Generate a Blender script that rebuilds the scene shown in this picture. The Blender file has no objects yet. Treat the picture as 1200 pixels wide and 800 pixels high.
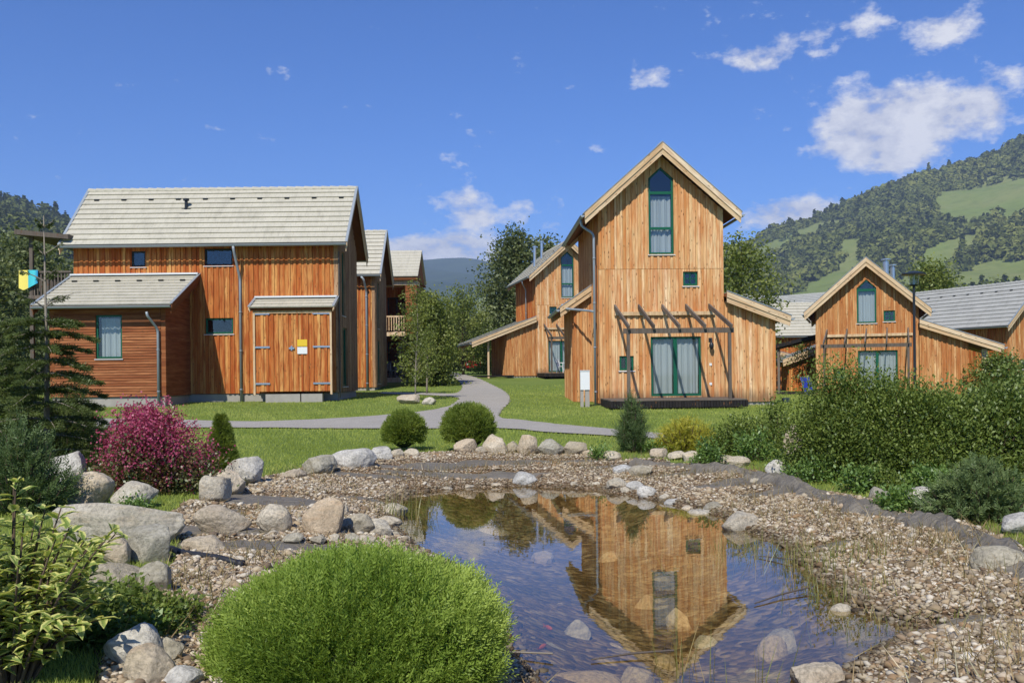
import bpy, math, random
import numpy as np
from mathutils import Vector, Matrix
from mathutils.geometry import delaunay_2d_cdt
R = math.radians
random.seed(7)
rng = np.random.default_rng(7)
scene = bpy.context.scene
COL = scene.collection

# ------------------------------------------------------------------ camera frame
F = 1100.0; ROLL = 0.011; CX = 600.0; YH = 437.0; CZ = 1.5
CR, SR = math.cos(ROLL), math.sin(ROLL)
def un(x, y):
    dx, dy = x - CX, y - YH
    return CR*dx - SR*dy, SR*dx + CR*dy
def P(x, y, D):
    u, v = un(x, y)
    return Vector((u/F*D, D, CZ - v/F*D))
def flat(x, y, z=0.0):
    u, v = un(x, y)
    D = (CZ - z)*F/max(v, 1e-3)
    return (u/F*D, D)

# ------------------------------------------------------------------ terrain
POND_PX = [(452,612),(462,590),(478,577),(540,571),(612,569),(700,573),(752,581),(800,592),(852,604),(880,622),
           (925,638),(948,660),(985,688),(1010,712),(1050,726),(1088,740),(1040,764),(1004,786),(985,815),(950,860)]
POND = [flat(*p) for p in POND_PX] + [(1.2, 3.35), (0.5, 3.3), (0.25, 3.9)] + [flat(*p) for p in [(585,760),(560,700),(525,664),(480,640)]]
POND = np.array(POND)
def poly_sdf(X, Y, poly):
    X = np.asarray(X, float); Y = np.asarray(Y, float)
    d2 = np.full(X.shape, 1e18); inside = np.zeros(X.shape, bool)
    n = len(poly)
    for i in range(n):
        ax, ay = poly[i]; bx, by = poly[(i+1) % n]
        ex, ey = bx-ax, by-ay
        t = np.clip(((X-ax)*ex + (Y-ay)*ey)/(ex*ex+ey*ey+1e-12), 0, 1)
        d2 = np.minimum(d2, (X-ax-t*ex)**2 + (Y-ay-t*ey)**2)
        c = ((ay > Y) != (by > Y))
        with np.errstate(divide='ignore', invalid='ignore'):
            xc = (bx-ax)*(Y-ay)/(by-ay+1e-18)+ax
        inside ^= c & (X < xc)
    return np.where(inside, -1, 1)*np.sqrt(d2)
def wob(X, Y, k=1.0):
    return (np.sin(X*1.7*k+.3)*np.cos(Y*1.3*k-1.1)+.6*np.sin(X*3.9*k+Y*2.3*k+2)+.4*np.cos(Y*6.1*k-X*4.7*k+.7))/2
def terr(X, Y):
    X = np.asarray(X, float); Y = np.asarray(Y, float)
    d = poly_sdf(X, Y, POND)
    rise = np.interp(Y, [0, 26, 32, 39, 52, 65, 90, 150, 260, 6000], [0, 0, 0.0, .2, .36, .99, 1.45, 2.3, 3.0, 3.0])
    w = np.clip((10.0 - X)/6.0, 0, 1)
    w = np.where(Y > 70, np.maximum(w, np.clip((Y-70)/200, 0, 1)), w)
    out = .24*(1-np.exp(-np.maximum(d, 0)/.95)) + rise*w
    inn = -.42*(1-np.exp(-np.maximum(-d, 0)/.8))
    near = np.exp(-(Y/22.0)**2)
    return np.where(d > 0, out + np.minimum(d, 1)*wob(X, Y, .6)*.022*near, inn + np.minimum(-d,.4)*wob(X, Y, 2)*.08)
def tz(x, y): return float(terr(np.array([x]), np.array([y]))[0])
_DS = np.concatenate([np.arange(2.5, 30, .04), np.arange(30, 120, .25), np.arange(120, 3000, 5.)])
def G(x, y, dz=0.0):
    u, v = un(x, y)
    X = u/F*_DS; Z = CZ - v/F*_DS
    h = terr(X, _DS) + dz
    k = np.argmax(Z < h)
    if not (Z < h).any(): k = len(_DS)-1
    D = _DS[k]
    return Vector((u/F*D, D, float(h[k])-dz))

# ------------------------------------------------------------------ generic builders
def tag(o, label=None, cat=None, group=None, kind=None):
    if label: o['label'] = label
    if cat: o['category'] = cat
    if group: o['group'] = group
    if kind: o['kind'] = kind
    return o
def empty(name, loc=(0,0,0), rz=0, **kw):
    o = bpy.data.objects.new(name, None); COL.objects.link(o)
    o.location = loc; o.rotation_euler = (0, 0, rz); o.empty_display_size = .3
    tag(o, **kw); return o
def copy_tree(o, parent=None):
    c = o.copy(); COL.objects.link(c)
    if parent: c.parent = parent
    for ch in list(o.children): copy_tree(ch, c)
    return c
class MB:
    def __init__(s): s.v = []; s.f = []; s.uv = []; s.r = []
    def face(s, pts, uvs=None, r=0.5):
        b = len(s.v); s.v += [tuple(p) for p in pts]
        s.f.append(tuple(range(b, b+len(pts))))
        s.uv += list(uvs) if uvs else [(0, 0)]*len(pts)
        s.r.append(r)
    def hexa(s, p, r=0.5, uvs=None):
        # p: 8 points bottom 0-3 (ccw from above), top 4-7
        for q in ((3,2,1,0), (4,5,6,7), (0,1,5,4), (1,2,6,5), (2,3,7,6), (3,0,4,7)):
            s.face([p[i] for i in q], [uvs[i] for i in q] if uvs else [((p[i][0]+p[i][1]), p[i][2]) for i in q], r)
    def box(s, x0, y0, z0, x1, y1, z1, r=None):
        if r is None: r = random.random()
        x0, x1 = min(x0,x1), max(x0,x1); y0, y1 = min(y0,y1), max(y0,y1); z0, z1 = min(z0,z1), max(z0,z1)
        s.hexa([(x0,y0,z0),(x1,y0,z0),(x1,y1,z0),(x0,y1,z0),(x0,y0,z1),(x1,y0,z1),(x1,y1,z1),(x0,y1,z1)], r)
    def bar(s, a, b, w, h, up=(0,0,1), r=None):
        a, b = Vector(a), Vector(b); d = (b-a).normalized(); up = Vector(up)
        sd = d.cross(up)
        if sd.length < 1e-4: sd = d.cross(Vector((1,0,0)))
        sd.normalize(); u2 = sd.cross(d).normalized()
        if r is None: r = random.random()
        L = (b-a).length
        pts = []
        for zz in (-h/2, h/2):
            for (q, ss) in ((a, -1), (b, -1), (b, 1), (a, 1)): pts.append(q + sd*ss*w/2 + u2*zz)
        uvs = [(0,0),(0,L),(w,L),(w,0),(h,0),(h,L),(h+w,L),(h+w,0)]
        s.hexa(pts, r, uvs)
    def tube(s, pts, rad, n=8, cap=True, r=0.5):
        pts = [Vector(p) for p in pts]
        if not hasattr(rad, '__len__'): rad = [rad]*len(pts)
        rings = []
        ref = None
        for i, p in enumerate(pts):
            d = (pts[min(i+1, len(pts)-1)] - pts[max(i-1, 0)]).normalized()
            if ref is None:
                ref = d.cross(Vector((0,0,1)))
                if ref.length < .1: ref = d.cross(Vector((1,0,0)))
            ref = (ref - d*ref.dot(d)).normalized(); bt = d.cross(ref)
            rings.append([p + (ref*math.cos(2*math.pi*k/n) + bt*math.sin(2*math.pi*k/n))*rad[i] for k in range(n)])
        b = len(s.v)
        for rg in rings: s.v += [tuple(q) for q in rg]
        for i in range(len(rings)-1):
            for k in range(n):
                a0 = b+i*n+k; a1 = b+i*n+(k+1) % n
                s.f.append((a0, a1, a1+n, a0+n)); s.uv += [(k/n, i), ((k+1)/n, i), ((k+1)/n, i+1), (k/n, i+1)]; s.r.append(r)
        if cap:
            s.f.append(tuple(b+k for k in reversed(range(n)))); s.uv += [(0,0)]*n; s.r.append(r)
            e = b+(len(rings)-1)*n
            s.f.append(tuple(e+k for k in range(n))); s.uv += [(0,0)]*n; s.r.append(r)
    def build(s, name, mat, parent=None, smooth=False, **kw):
        me = bpy.data.meshes.new(name); me.from_pydata(s.v, [], s.f)
        uvl = me.uv_layers.new(name='UVMap'); uvl.data.foreach_set('uv', np.array(s.uv, 'f').ravel())
        at = me.attributes.new('rnd', 'FLOAT', 'FACE'); at.data.foreach_set('value', np.array(s.r, 'f'))
        if smooth: me.polygons.foreach_set('use_smooth', [True]*len(me.polygons))
        me.materials.append(mat); me.update()
        o = bpy.data.objects.new(name, me); COL.objects.link(o)
        if parent: o.parent = parent
        tag(o, **kw); return o
def np_mesh(name, V, Fc, mat, parent=None, rnd=None, uv=None, smooth=False, **kw):
    V = np.asarray(V, 'f'); Fc = np.asarray(Fc, 'i'); k = Fc.shape[1]
    me = bpy.data.meshes.new(name)
    me.vertices.add(len(V)); me.vertices.foreach_set('co', V.ravel())
    me.loops.add(Fc.size); me.loops.foreach_set('vertex_index', Fc.ravel())
    me.polygons.add(len(Fc)); me.polygons.foreach_set('loop_start', np.arange(0, Fc.size, k, dtype='i'))
    if rnd is not None:
        at = me.attributes.new('rnd', 'FLOAT', 'FACE'); at.data.foreach_set('value', np.asarray(rnd, 'f'))
    if uv is not None:
        u = me.uv_layers.new(name='UVMap'); u.data.foreach_set('uv', np.asarray(uv, 'f').ravel())
    me.polygons.foreach_set('use_smooth', np.full(len(Fc), smooth))
    me.materials.append(mat); me.update(calc_edges=True); me.validate()
    o = bpy.data.objects.new(name, me); COL.objects.link(o)
    if parent: o.parent = parent
    tag(o, **kw); return o

# ------------------------------------------------------------------ materials
def lin(c):
    return tuple(((x/255)/12.92 if x/255 <= .04045 else ((x/255+.055)/1.055)**2.4) for x in c)
class Mat:
    def __init__(s, name):
        s.m = bpy.data.materials.new(name); s.m.use_nodes = True; s.t = s.m.node_tree
        for n in list(s.t.nodes): s.t.nodes.remove(n)
        s.out = s.t.nodes.new('ShaderNodeOutputMaterial')
    def n(s, typ, ins=None, **at):
        nd = s.t.nodes.new('ShaderNode'+typ)
        for k, v in at.items(): setattr(nd, k, v)
        for k, v in (ins or {}).items():
            sk = nd.inputs[k]
            if hasattr(v, 'links'): s.t.links.new(v, sk)
            else:
                if isinstance(v, (tuple, list)) and len(v) == 3 and sk.type == 'RGBA': v = (*v, 1)
                sk.default_value = v
        return nd
    def ramp(s, fac, stops, interp='LINEAR'):
        nd = s.t.nodes.new('ShaderNodeValToRGB'); cr = nd.color_ramp; cr.interpolation = interp
        while len(cr.elements) < len(stops): cr.elements.new(.5)
        for e, (p, c) in zip(cr.elements, stops):
            e.position = p; e.color = (*c, 1) if len(c) == 3 else c
        s.t.links.new(fac, nd.inputs[0]); return nd.outputs[0]
    def mix(s, fac, a, b, mode='MIX'):
        nd = s.n('Mix', data_type='RGBA', blend_type=mode)
        for k, v in ((0, fac), (6, a), (7, b)):
            if hasattr(v, 'links'): s.t.links.new(v, nd.inputs[k])
            else: nd.inputs[k].default_value = (*v, 1) if isinstance(v, (tuple, list)) and len(v) == 3 else v
        return nd.outputs[2]
    def math(s, op, a, b=0.0, c=0.0, clamp=False):
        nd = s.n('Math', operation=op, use_clamp=clamp)
        for k, v in enumerate((a, b, c)):
            if hasattr(v, 'links'): s.t.links.new(v, nd.inputs[k])
            else: nd.inputs[k].default_value = v
        return nd.outputs[0]
    def noise(s, vec, scale, detail=4, rough=.55):
        nd = s.n('TexNoise', {'Vector': vec, 'Scale': scale, 'Detail': detail, 'Roughness': rough}); return nd.outputs[0]
    def scale(s, vec, v):
        return s.n('Mapping', {'Vector': vec, 'Scale': v}).outputs[0]
    def bsdf(s, col, rough=.7, bump=None, bs=.3, bd=.01, metal=0.0, spec=.3):
        ins = {'Base Color': col, 'Roughness': rough, 'Metallic': metal, 'Specular IOR Level': spec}
        if bump is not None: ins['Normal'] = s.n('Bump', {'Height': bump, 'Strength': bs, 'Distance': bd}).outputs[0]
        b = s.n('BsdfPrincipled', ins); s.t.links.new(b.outputs[0], s.out.inputs[0]); return s.m
    def rndattr(s): return s.n('Attribute', attribute_name='rnd').outputs['Fac']
    def uv(s): return s.n('UVMap', uv_map='UVMap').outputs[0]
    def obj(s): return s.n('TexCoord').outputs['Object']
    def orand(s): return s.n('ObjectInfo').outputs['Random']

def wood_mat(name, pal, stain, knot=(.16,.07,.025), amt=.45, horiz=False, splash=False):
    m = Mat(name); r = m.rndattr(); uv = m.uv()
    off = m.n('CombineXYZ', {0: m.math('MULTIPLY', r, 37.0), 1: m.math('MULTIPLY', r, 91.0)}).outputs[0]
    uvr = m.n('VectorMath', {0: uv, 1: off}, operation='ADD').outputs[0]
    st = (1.6, 30, 1) if horiz else (30, 1.6, 1)
    st2 = (.35, 2.2, 1) if horiz else (2.2, .35, 1)
    st3 = (3.2, 8, 1) if horiz else (8, 3.2, 1)
    base = m.ramp(r, [(i/(len(pal)-1), c) for i, c in enumerate(pal)])
    streak = m.noise(m.scale(uvr, st), 1.0, 5, .65)
    c1 = m.mix(m.math('MULTIPLY', m.ramp(streak, [(.44,(0,0,0)),(.66,(1,1,1))]), .6), base, tuple(.42*x for x in pal[0]))
    big = m.noise(m.scale(uv, st2), 1.3, 4, .6)
    c2 = m.mix(m.math('MULTIPLY', m.ramp(big, [(.45,(0,0,0)),(.62,(1,1,1))]), amt), c1, stain)
    fine = m.noise(m.scale(uvr, (9, .8, 1) if not horiz else (.8, 9, 1)), 1.0, 3, .6)
    c3 = m.mix(m.math('MULTIPLY', m.ramp(fine, [(.48,(0,0,0)),(.60,(1,1,1))]), min(1, amt*1.25)), c2, tuple(x*.95 for x in stain))
    vo = m.n('TexVoronoi', {'Vector': m.scale(uvr, st3), 'Scale': 1.0, 'Randomness': 1.0}).outputs[0]
    c4 = m.mix(m.math('MULTIPLY', m.ramp(vo, [(.09,(1,1,1)),(.2,(0,0,0))]), .8), c3, knot)
    if splash:      # rain splash has blackened the boards low down, in ragged tongues
        vz = m.n('SeparateXYZ', {0: uv}).outputs[1]
        t_ = m.math('ADD', vz, m.math('MULTIPLY', m.noise(m.scale(uv, (7, .6, 1)), 1.0, 3), .7))
        c4 = m.mix(m.ramp(t_, [(.62,(.62,.62,.62)),(.98,(0,0,0))]), c4, lin((84,62,48)))
    return m.bsdf(c4, .78, streak, .35, .006, spec=.2)
W_gold = wood_mat('larch_bleached', [lin((232,190,136)), lin((216,164,106)), lin((244,212,162)), lin((206,148,88)), lin((236,198,146)), lin((222,174,116)), lin((248,218,174))], lin((194,116,58)), amt=.46, splash=True)
W_orange = wood_mat('larch_orange', [lin((206,138,74)), lin((184,102,46)), lin((226,174,102)), lin((192,110,50)), lin((218,156,88)), lin((174,90,38))], lin((158,72,26)), amt=.58)
W_red = wood_mat('larch_siding', [lin((162,102,62)), lin((144,84,46)), lin((178,118,74)), lin((150,90,50))], lin((116,60,30)), amt=.5, horiz=True)
W_mid = wood_mat('larch_mid', [lin((216,164,106)), lin((194,134,78)), lin((232,190,134)), lin((186,122,68)), lin((222,176,118))], lin((168,94,44)), amt=.5)
W_fascia = wood_mat('fascia_wood', [lin((226,202,164)), lin((214,184,142)), lin((234,212,178))], lin((186,142,96)), amt=.34)
W_gable = wood_mat('larch_greyed', [lin((184,146,108)), lin((164,126,92)), lin((196,160,122)), lin((172,130,92))], lin((130,94,66)), amt=.4)
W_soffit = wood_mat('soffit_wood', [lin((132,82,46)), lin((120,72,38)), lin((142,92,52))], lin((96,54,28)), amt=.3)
W_grey = wood_mat('weathered_wood', [lin((122,112,100)), lin((104,94,84)), lin((136,124,110))], lin((84,74,64)), amt=.4)
W_dark = wood_mat('dark_deck_wood', [lin((48,44,42)), lin((38,36,35)), lin((58,52,48))], lin((36,32,30)), amt=.4)

def roof_mat(name, a, b):
    m = Mat(name); uv = m.uv()
    br = m.n('TexBrick', {'Vector': uv, 'Color1': (1,1,1), 'Color2': (.86,.86,.86), 'Mortar': (.0,.0,.0), 'Scale': 1.0,
                          'Mortar Size': .006, 'Mortar Smooth': .2, 'Brick Width': .30, 'Row Height': .345}, offset=.5)
    no = m.noise(m.scale(uv, (.8, .8, 1)), 1.6, 5, .6); n2 = m.noise(m.scale(uv, (14, 14, 1)), 1.0, 5, .7)
    c = m.mix(no, a, b)
    c = m.mix(m.math('MULTIPLY', m.ramp(m.noise(m.scale(uv, (1.1, .35, 1)), 2.2, 5, .7), [(.5,(0,0,0)),(.72,(1,1,1))]), .5), c, tuple(x*.62 for x in b))
    c = m.mix(m.math('MULTIPLY', m.rndattr(), .22), c, tuple(x*.75 for x in b))
    c = m.mix(.3, c, m.ramp(n2, [(.3,(.25,.25,.22)),(.7,(1,1,1))]), 'MULTIPLY')
    c = m.mix(m.math('MULTIPLY', m.math('SUBTRACT', 1.0, br.outputs[0]), .3), c, lin((130,126,114)))
    return m.bsdf(c, .85, br.outputs[0], .5, .01, spec=.15)
M_roof = roof_mat('roof_tiles', lin((210,204,184)), lin((190,184,164)))
M_roof2 = roof_mat('roof_tiles_grey', lin((188,187,178)), lin((170,170,162)))
def plain(name, c, rough=.6, metal=0., nz=.15, sc=8, bump=.1, spec=.3):
    m = Mat(name); no = m.noise(m.obj(), sc, 5, .6)
    cc = m.mix(m.math('MULTIPLY', no, nz*2), c, tuple(x*.6 for x in c))
    return m.bsdf(cc, rough, no, bump, .01, metal, spec)
M_metal = plain('zinc', lin((158,166,170)), .5, .25, .2, 5)
M_steel = plain('steel', lin((200,204,206)), .3, .9, .1, 5)
M_sill = plain('white_sill', lin((214,218,216)), .45, 0, .1)
M_green = plain('green_paint', lin((22,92,66)), .42, 0, .15, 6)
M_dark = plain('dark_frame', lin((38,44,42)), .5, 0, .1)
M_conc = plain('concrete', lin((176,170,158)), .9, 0, .5, 3, .5)
M_white = plain('white_plastic', lin((226,227,222)), .4, 0, .06)
M_black = plain('black_rubber', lin((44,46,52)), .55, 0, .3)
M_yellow = plain('yellow_sign', lin((226,190,52)), .5, 0, .05)
M_lamp_dark = plain('lamp_metal', lin((52,56,60)), .4, .4, .1)
def schlick(m, f0, nrm=None, k=1.0):
    ge = m.n('NewGeometry'); a = nrm if nrm is not None else ge.outputs['Normal']
    c = m.math('ABSOLUTE', m.n('VectorMath', {0: ge.outputs['Incoming'], 1: a}, operation='DOT_PRODUCT').outputs[1])
    q = m.math('POWER', m.math('SUBTRACT', 1.0, c, clamp=True), 5.0)
    return m.math('MULTIPLY_ADD', q, (1-f0)*k, f0, clamp=True)
def glass_mat(name, tint=(.75,.82,.82), rmix=1.0):
    m = Mat(name)
    k = schlick(m, .09)
    t = m.n('BsdfTransparent', {'Color': tint}).outputs[0]; g = m.n('BsdfGlossy', {'Roughness': .03, 'Color': (.95,.97,1)}).outputs[0]
    mx = m.n('MixShader', {0: k, 1: t, 2: g}); m.t.links.new(mx.outputs[0], m.out.inputs[0]); return m.m
M_glass = glass_mat('window_glass')
def curtain_mat():
    m = Mat('curtain'); uv = m.uv(); no = m.noise(m.scale(uv, (40, 2, 1)), 1, 4, .6)
    c = m.mix(no, lin((208,206,204)), lin((236,234,230)))
    d = m.n('BsdfDiffuse', {'Color': c}).outputs[0]; t = m.n('BsdfTranslucent', {'Color': c}).outputs[0]
    mx = m.n('MixShader', {0: .3, 1: d, 2: t}); m.t.links.new(mx.outputs[0], m.out.inputs[0]); return m.m
M_curt = curtain_mat()
def leaf_mat(name, cols, trans=.3, gloss=.06, edge=None):
    m = Mat(name); r = m.rndattr()
    if name not in ('pink_blossom', 'dry_grass', 'thuja_leaf'): cols = [(x[0]*1.42, x[1]*1.28, x[2]*1.25) for x in cols]
    c = m.ramp(r, [(i/(len(cols)-1), x) for i, x in enumerate(cols)])
    if edge:
        ux = m.n('SeparateXYZ', {0: m.uv()}).outputs[0]
        a = m.math('ABSOLUTE', ux)
        a = m.math('ADD', a, m.math('MULTIPLY', m.math('SUBTRACT', m.noise(m.scale(m.uv(), (1, 6, 1)), 1.5, 2), .5), .8))
        c = m.mix(m.ramp(a, [(.38,(0,0,0)),(.62,(1,1,1))]), c, edge)
    d = m.n('BsdfDiffuse', {'Color': c}).outputs[0]; t = m.n('BsdfTranslucent', {'Color': m.mix(1.0, c, (1.25,1.2,.7), 'MULTIPLY')}).outputs[0]
    mx = m.n('MixShader', {0: trans, 1: d, 2: t}).outputs[0]
    g = m.n('BsdfGlossy', {'Roughness': .45, 'Color': (.8,.85,.8)}).outputs[0]
    mx = m.n('MixShader', {0: gloss, 1: mx, 2: g}); m.t.links.new(mx.outputs[0], m.out.inputs[0]); return m.m
L_thuja = leaf_mat('thuja_leaf', [(.11,.19,.022),(.24,.34,.05),(.42,.52,.11)], .35, .02)
L_round = leaf_mat('round_bush_leaf', [(.07,.12,.018),(.13,.19,.03),(.20,.27,.05)], .35, .02)
L_creep = leaf_mat('creeping_juniper', [(.045,.085,.03),(.08,.13,.045),(.13,.19,.07)], .3, .02)
L_thuja_d = leaf_mat('thuja_dark', [(.055,.105,.016),(.09,.155,.024),(.13,.21,.036)], .3, .02)
L_spruce = leaf_mat('spruce_needle', [(.035,.055,.016),(.055,.085,.022),(.09,.125,.035)], .25, .02)
L_juniper = leaf_mat('juniper_needle', [(.04,.075,.026),(.065,.11,.038),(.10,.155,.055)], .25, .02)
L_bush = leaf_mat('bush_leaf', [(.065,.11,.022),(.115,.17,.032),(.18,.245,.055)], .35, .025)
L_bush2 = leaf_mat('bush_leaf_b', [(.065,.11,.022),(.11,.165,.035),(.17,.235,.06)], .35, .03)
L_tree = leaf_mat('tree_leaf', [(.07,.10,.04),(.115,.15,.06),(.17,.21,.09)], .35, .02)
L_tree2 = leaf_mat('tree_leaf_light', [(.09,.13,.028),(.145,.195,.045),(.21,.26,.075)], .4, .02)
L_yel = leaf_mat('yellow_leaf', [(.16,.2,.025),(.27,.29,.035),(.40,.40,.06)], .35, .02)
L_dog = leaf_mat('variegated_leaf', [(.12,.20,.04),(.17,.26,.06),(.22,.30,.08)], .4, .03, edge=(.72,.70,.24))
L_pink = leaf_mat('pink_blossom', [(.30,.035,.09),(.46,.06,.15),(.58,.14,.24),(.36,.08,.11)], .35, .03)
L_redleaf = leaf_mat('reddish_leaf', [(.06,.10,.025),(.10,.11,.035),(.16,.09,.05)], .3)
L_grass = leaf_mat('grass_blade', [(.19,.26,.045),(.26,.34,.07),(.35,.41,.11)], .35, .01)
L_dry = leaf_mat('dry_grass', [(.30,.20,.08),(.42,.30,.13),(.22,.20,.07),(.18,.11,.05)], .3)
L_reed = leaf_mat('reed_blade', [(.10,.14,.03),(.18,.2,.05),(.34,.28,.12)], .3)
L_far = leaf_mat('far_foliage', [(.065,.09,.026),(.115,.145,.04),(.18,.21,.06)], .2, .0)
L_herb = leaf_mat('herb_leaf', [(.07,.14,.03),(.11,.2,.04),(.16,.26,.06)], .35, .05)
M_bark = plain('bark', (.13,.09,.06), .9, 0, .5, 12, .8)
M_bark2 = plain('pale_bark', (.30,.26,.2), .9, 0, .5, 12, .5)
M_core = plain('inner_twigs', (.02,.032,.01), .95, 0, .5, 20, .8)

def rock_mat(name, a, b, c, sp=.5):
    m = Mat(name); o = m.obj(); rr = m.orand()
    off = m.n('VectorMath', {0: o, 1: m.n('CombineXYZ', {0: m.math('MULTIPLY', rr, 50.)}).outputs[0]}, operation='ADD').outputs[0]
    n1 = m.noise(off, 3.2, 6, .6); n2 = m.noise(off, 38, 6, .75); n3 = m.noise(m.scale(off, (1, 1, 4)), 5, 5, .6)
    col = m.mix(m.ramp(n1, [(.35,(0,0,0)),(.65,(1,1,1))]), a, b)
    col = m.mix(m.math('MULTIPLY', m.ramp(n3, [(.5,(0,0,0)),(.66,(1,1,1))]), sp), col, c)
    col = m.mix(m.ramp(n2, [(.36,(.85,.85,.85)),(.56,(0,0,0))]), col, tuple(x*.42 for x in a))
    tint = m.ramp(rr, [(0,(1.08,1.0,.9)),(.35,(.9,.9,.9)),(.7,(1.06,1.02,.95)),(1,(.82,.84,.86))])
    col = m.mix(1.0, col, tint, 'MULTIPLY')
    h = m.math('ADD', m.math('MULTIPLY', n1, 1.0), m.math('MULTIPLY', n2, .35))
    return m.bsdf(col, .9, h, 1.0, .05, spec=.15)
M_rock = rock_mat('boulder', lin((214,205,184)), lin((190,180,158)), lin((196,174,140)))
M_rock_w = rock_mat('pale_boulder', lin((224,220,208)), lin((194,190,178)), lin((138,134,124)), .6)
M_rock_g = rock_mat('grey_boulder', lin((192,186,166)), lin((164,158,140)), lin((146,136,106)), .5)
M_rock_t = rock_mat('tan_boulder', lin((212,198,172)), lin((188,174,150)), lin((186,158,124)), .4)

# ------------------------------------------------------------------ world, sun, camera
SUN_EL, SUN_AZ = 47.0, 17.0     # azimuth: degrees to the left of straight behind the camera
sdir = Vector((-math.sin(R(SUN_AZ))*math.cos(R(SUN_EL)), -math.cos(R(SUN_AZ))*math.cos(R(SUN_EL)), math.sin(R(SUN_EL))))
world = bpy.data.worlds.new("World"); scene.world = world; world.use_nodes = True
def build_world():
    t = world.node_tree; t.nodes.clear()
    m = Mat.__new__(Mat); m.t = t
    out = t.nodes.new('ShaderNodeOutputWorld')
    sky = m.n('TexSky', sky_type='NISHITA'); sky.sun_disc = False
    sky.sun_elevation = R(SUN_EL); sky.sun_rotation = math.atan2(sdir.x, sdir.y)
    sky.altitude = 900; sky.air_density = 1.0; sky.dust_density = .35; sky.ozone_density = 2.2
    d = m.n('TexCoord').outputs['Generated']
    wn = m.n('TexNoise', {'Vector': d, 'Scale': 9., 'Detail': 3.}).outputs[1]
    dw = m.n('VectorMath', {0: wn, 1: (.5,.5,.5)}, operation='SUBTRACT').outputs[0]
    dw = m.n('VectorMath', {0: dw, 'Scale': .05}, operation='SCALE').outputs[0]
    dd = m.n('VectorMath', {0: d, 1: dw}, operation='ADD').outputs[0]
    # cumulus banks: photo bearing, width, height, weight
    blobs = [(552,244,27,24,.85),(575,262,20,10,.5),(615,238,20,20,.6),(665,255,30,18,.45),(470,290,70,12,.8),(520,293,50,16,1.0),(560,300,50,20,.9),
             (1050,158,68,42,1.1),(1000,140,42,30,.8),(1095,140,50,24,.9),(1040,190,34,14,.8),(905,62,52,30,.8),(880,80,30,14,.7),(1102,34,46,24,1.0),
             (1005,30,36,20,.5),(765,92,26,12,.55),(915,246,48,24,1.0),(955,240,38,14,.7),(1160,105,40,26,.7),(1150,140,22,26,.6),(1190,80,30,14,.5),(1080,90,12,14,.5),(240,152,12,6,.5),(200,8,14,10,.4),(700,182,9,8,.35)]
    acc = None
    for (x, y, w, h, wt) in blobs:
        v = (P(x, y, 1.0)-Vector((0,0,CZ))); L = v.length; v.normalize()
        w *= .92; h *= .92
        df = m.n('VectorMath', {0: dd, 1: tuple(v)}, operation='SUBTRACT').outputs[0]
        df = m.n('VectorMath', {0: df, 1: (F*L/w, F*L/w*.8, F*L/h)}, operation='MULTIPLY').outputs[0]
        q = m.n('VectorMath', {0: df, 1: df}, operation='DOT_PRODUCT').outputs[1]
        e = m.math('MULTIPLY', m.math('EXPONENT', m.math('MULTIPLY', q, -.8)), wt)
        acc = e if acc is None else m.math('ADD', acc, e)
    ds = m.n('Mapping', {'Vector': d, 'Scale': (1, 1, 1.7)}).outputs[0]
    nz = m.n('TexNoise', {'Vector': ds, 'Scale': 30., 'Detail': 9., 'Roughness': .62}).outputs[0]
    nz2 = m.n('TexNoise', {'Vector': ds, 'Scale': 13., 'Detail': 5., 'Roughness': .6}).outputs[0]
    k = m.math('ADD', m.math('MULTIPLY_ADD', nz, 2.9, -1.45), m.math('MULTIPLY_ADD', nz2, 1.9, -.95))
    val = m.math('ADD', m.math('MULTIPLY_ADD', m.math('MINIMUM', acc, 1.1), 1.25, -.50), k)
    mask = m.ramp(val, [(.0,(0,0,0)),(.22,(.30,.30,.30)),(.75,(.92,.92,.92))])
    shade = m.ramp(nz, [(.36,(4.4,4.6,5.6)),(.60,(7.0,7.0,7.3))])
    hs = m.mix(1.0, m.n('HueSaturation', {'Saturation': 1.2, 'Value': 1.0, 'Color': sky.outputs[0]}).outputs[0], (.52,.73,1.14), 'MULTIPLY')
    col = m.mix(mask, hs, shade)
    bg = m.n('Background', {'Color': col, 'Strength': .12}); t.links.new(bg.outputs[0], out.inputs[0])
build_world()
sl = bpy.data.lights.new('sun', 'SUN'); sl.energy = 4.7; sl.angle = R(.53); sl.color = (1, .955, .88)
so = bpy.data.objects.new('sun', sl); COL.objects.link(so); so.rotation_euler = (-sdir).to_track_quat('-Z', 'Y').to_euler()
so.location = sdir*60
cam = bpy.data.cameras.new('camera'); co = bpy.data.objects.new('camera', cam); COL.objects.link(co)
cam.sensor_width = 36; cam.lens = F/1200*36; cam.shift_y = (YH-400)/1200; cam.clip_start = .1; cam.clip_end = 20000
co.matrix_world = Matrix.Translation((0, 0, CZ)) @ Matrix.Rotation(R(90), 4, 'X') @ Matrix.Rotation(-ROLL, 4, 'Z')
scene.camera = co
scene.view_settings.view_transform = 'Standard'; scene.view_settings.look = 'None'; scene.view_settings.gamma = 1
scene.view_settings.exposure = 0.12
try:
    scene.cycles.transparent_max_bounces = 16; scene.cycles.max_bounces = 8; scene.cycles.volume_bounces = 0
    scene.cycles.use_denoising = True; scene.cycles.caustics_reflective = False; scene.cycles.caustics_refractive = False
    scene.cycles.volume_step_rate = 1
except Exception: pass

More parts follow.
